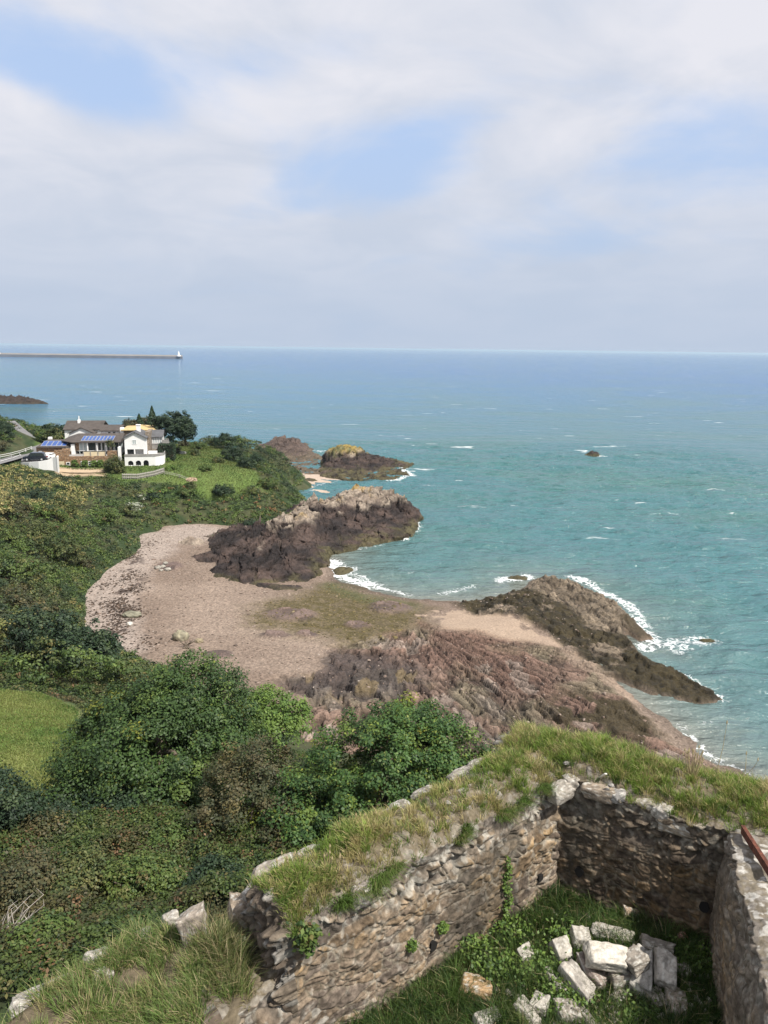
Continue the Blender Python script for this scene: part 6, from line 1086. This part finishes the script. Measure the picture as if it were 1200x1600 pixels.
# tufts hanging down the face edges, floor grass, bank grass
def field(n, per, xf, seed, ln, cols, wts, label, name='rough_grass', wd=.009, lean0=(0, 0, 0), sp=.04, straw=0.0):
    P0 = xf(n); q = len(P0); base = palette(q, cols, wts, .15); P_ = np.repeat(P0, per, 0); out = rng.normal(size=(q * per, 3)); out[:, 2] = 0; P_ = P_ + out * sp
    ld = np.repeat(rng.normal(size=(q, 3)) * .35, per, 0); ld[:, 2] = 0; L_ = np.repeat(rng.uniform(.6, 1.4, q), per) * rng.uniform(.5, 1.2, q * per) * ln; C = np.repeat(base, per, 0) * rng.uniform(.7, 1.3, (q * per, 1))
    s_ = rng.random(q * per) < straw; C[s_] = palette(int(s_.sum()), [(.30, .25, .13), (.36, .3, .17)], [1, 1]); return grass_obj(name, P_, L_, out * .35 + ld + np.array(lean0), C, wd, label)
def fl(n):
    X = rng.uniform(-1.6, 6, n); Y = rng.uniform(6.5, 11.6, n); k = ((X - wl.p0.x) * wl.nrm.x + (Y - wl.p0.y) * wl.nrm.y > .02) & ((X - wb.p0.x) * wb.nrm.x + (Y - wb.p0.y) * wb.nrm.y > .02) & ((X - wr.p0.x) * wr.nrm.x + (Y - wr.p0.y) * wr.nrm.y > .02); X, Y = X[k], Y[k]; return np.stack([X, Y, floorz(X, Y) - .02], 1)
field(5200, 26, fl, 1, .27, [(.045, .085, .02), (.07, .12, .025), (.03, .06, .016), (.12, .15, .045)], [3, 3, 2, 1], 'lush long grass on the floor of the ruin', lean0=(-.1, -.1, 0), straw=.05)
def bk(n):
    X = rng.uniform(-8, -.7, n); Y = rng.uniform(4, 9.4, n); Z, D = bankz(X, Y); k = (D > -.12) & inview(X, Y, Z, 150)[0] & ((X - wl.p0.x) * wl.nrm.x + (Y - wl.p0.y) * wl.nrm.y + 0 * X > -9) & (fbm(X * 1.6, Y * 1.6, 3, 640) > .36); return np.stack([X, Y, Z - .02], 1)[k]
field(10000, 26, bk, 2, .19, [(.11, .17, .04), (.15, .2, .055), (.075, .12, .03), (.3, .27, .12)], [3, 3, 2, 1.3], 'long windswept grass covering the wall stub at the bottom left', lean0=(-.35, .1, 0), straw=.16)
def edgeg(n):
    i = rng.integers(0, wl.Pf.shape[0], n); c_ = wl.Pf[i, -1] + np.array([wl.nrm.x, wl.nrm.y, 0]) * .03; u = i / wl.Pf.shape[0]; k = fbm(u * 14, u * 0, 3, 650) > .5; c_ = c_[k]; c_[:, 2] -= rng.uniform(0, .12, len(c_)); return c_
field(420, 22, edgeg, 3, .2, [(.09, .15, .03), (.12, .18, .04), (.22, .2, .09)], [2, 2, 1], 'grass fringe hanging over the front edge of the long wall', lean0=(.35, -.45, -.5))
def gap(n):   # grass between stub and wall end
    c_ = np.array(W(375, 1505, 27.9)); P_ = np.stack([c_[0] + rng.normal(size=n) * .22, c_[1] + rng.normal(size=n) * .3, np.full(n, 27.7)], 1); P_[:, 2] = bankz(P_[:, 0], P_[:, 1])[0]; return P_
field(260, 26, gap, 4, .4, [(.10, .13, .04), (.16, .17, .06), (.07, .1, .03)], [2, 2, 1], 'tall grass in the gap beside the broken wall end', straw=.25)
# leafy weeds: ivy on wall, floor weeds
def weeds(name, pts, n, s, label, pal='bright', cat='plant', ls=.03):
    P0 = np.array(pts); P_ = P0[rng.integers(0, len(P0), n)] + rng.normal(size=(n, 3)) * s; V, F, C = leaves(P_, rng.normal(size=(n, 3)) * .6 + np.array([.2, -.4, .8]), rng.uniform(.6, 1.3, n) * ls, palette(n, *PAL[pal])); return tag(mesh_np(name, V, F, M_leaf, C), label, cat)
def onface(w_, px, py):
    r_ = ray(px, py); nd = r_.x * w_.nrm.x + r_.y * w_.nrm.y; t = (w_.p0.x * w_.nrm.x + w_.p0.y * w_.nrm.y) / nd; return (r_.x * t + w_.nrm.x * .04, r_.y * t + w_.nrm.y * .04, CZ + r_.z * t)
weeds('ivy_vine', [onface(wl, 790 + math.sin(i) * 3, 1345 + i * 7) for i in range(14)], 420, (.03, .03, .05), 'thin ivy strand climbing the long wall near the corner', 'bright', ls=.025)
weeds('ivy_clump', [onface(wl, a, b__) for a, b__ in [(477, 1462)]], 900, (.06, .055, .065), 'small dark ivy clump in the crumbled end of the long wall', 'bramble', ls=.04)
for (a, b__), lb in zip([(689, 1447), (640, 1475), (720, 1490)], ['green fern tuft high on the face of the long wall', 'green fern tuft low on the face of the long wall, left of the weep hole', 'green fern tuft at the foot of the long wall, right of the weep hole']): weeds('fern_tuft', [onface(wl, a, b__)], 520, (.028, .028, .03), lb, 'bright', ls=.028)
weeds('floor_weed', [W3(a, b__, 27.12) for a, b__ in [(880, 1520), (870, 1560), (900, 1560), (830, 1520), (790, 1500), (1080, 1480), (1090, 1500), (850, 1500), (760, 1510), (740, 1470), (800, 1450), (1000, 1580), (880, 1460)]], 2600, (.16, .13, .04), 'broad-leaved weeds sprawling among the rubble blocks', 'bright', ls=.03)
# dry stalks on the walls
M_stalk = mat_plain('dry_stalk', (.36, .29, .16), .9)
def stalks(px, py, z, n, h, label, head=True):
    x, y = W(px, py, z); o = empty('dry_weed', (x, y, z)); tag(o, label, 'plant'); m = MB(); hd = MB()
    for i in range(n):
        dx, dy = random.uniform(-.12, .12), random.uniform(-.1, .1); hh_ = h * random.uniform(.6, 1); p = Vector((dx * .3, dy * .3, -.05)); e = Vector((dx * 1.4, dy * 1.2, hh_)); m.tube([p, p.lerp(e, .5) + Vector((dx * .2, 0, .02)), e], [.006, .005, .003], 4)
        MB().tube([e, e + Vector((0, 0, .03)), e + Vector((0, 0, .07))], [.006, .014, .002], 5).build('seed_head', M_stalk, o)
    m.build('stem', M_stalk, o); pass
stalks(446, 1372, 28.9, 5, .42, 'dry branching seed stalks at the broken end of the long wall'); stalks(572, 1300, 29, 4, .3, 'short dry stalks on the outer edge of the long wall'); stalks(512, 1372, 28.95, 8, .4, 'straw-coloured weed bunch on the lower part of the long wall'); stalks(1082, 1215, 29.15, 26, .48, 'big straw-coloured grass bunch on the rear wall top'); stalks(1118, 1205, 29.1, 1, 1.15, 'single tall thin flower stalk standing against the sea'); stalks(1165, 1205, 29.1, 2, .3, 'pair of short dry stalks at the far right of the wall top')
# a little marker stake and a stone on the grass
x, y = W(938, 1212, 29.15); o = empty('marker_stake', (x, y, 29.1)); tag(o, 'short cream peg lying in the grass of the rear wall top', 'peg'); m = MB(); m.prism([(-.02, -.02, .02), (.02, -.02, .02), (.02, .02, .02), (-.02, .02, .02)], (0, 0, 0), (.05, -.12, .14)); m.build('peg', mat_plain('pale_wood', (.6, .56, .48), .8), o)
for i, (a, b__) in enumerate([(885, 1190), (808, 1208), (700, 1252), (736, 1226), (955, 1225)]): x, y = W(a, b__, 29.2); boulder('loose_stone', (x, y, 29.17), (.05, .04, .03), ['grey stone in the grass above the wall corner', 'pale stone in the grass left of the wall corner', 'small pale stone on the sloping grass of the long wall', 'tiny pale stone on the grass of the long wall', 'small grey stone beside the cream peg'][i], (.27, .25, .225), 800 + i)

# ------------------------------------------------------------------ HAZE
hm_, ht, hb_, ho_ = newmat('haze'); ht.nodes.remove(hb_); pv = ht.nodes.new('ShaderNodeVolumePrincipled'); pv.inputs['Color'].default_value = (.66, .85, 1, 1); pv.inputs['Density'].default_value = 0.00006; pv.inputs['Anisotropy'].default_value = .1; ht.links.new(pv.outputs[0], ho_.inputs['Volume'])
hz_ = MB().box(-62000, 62000, -62000, 96000, -9, 41); hz_o = hz_.build('haze', hm_); tag(hz_o, kind='stuff')
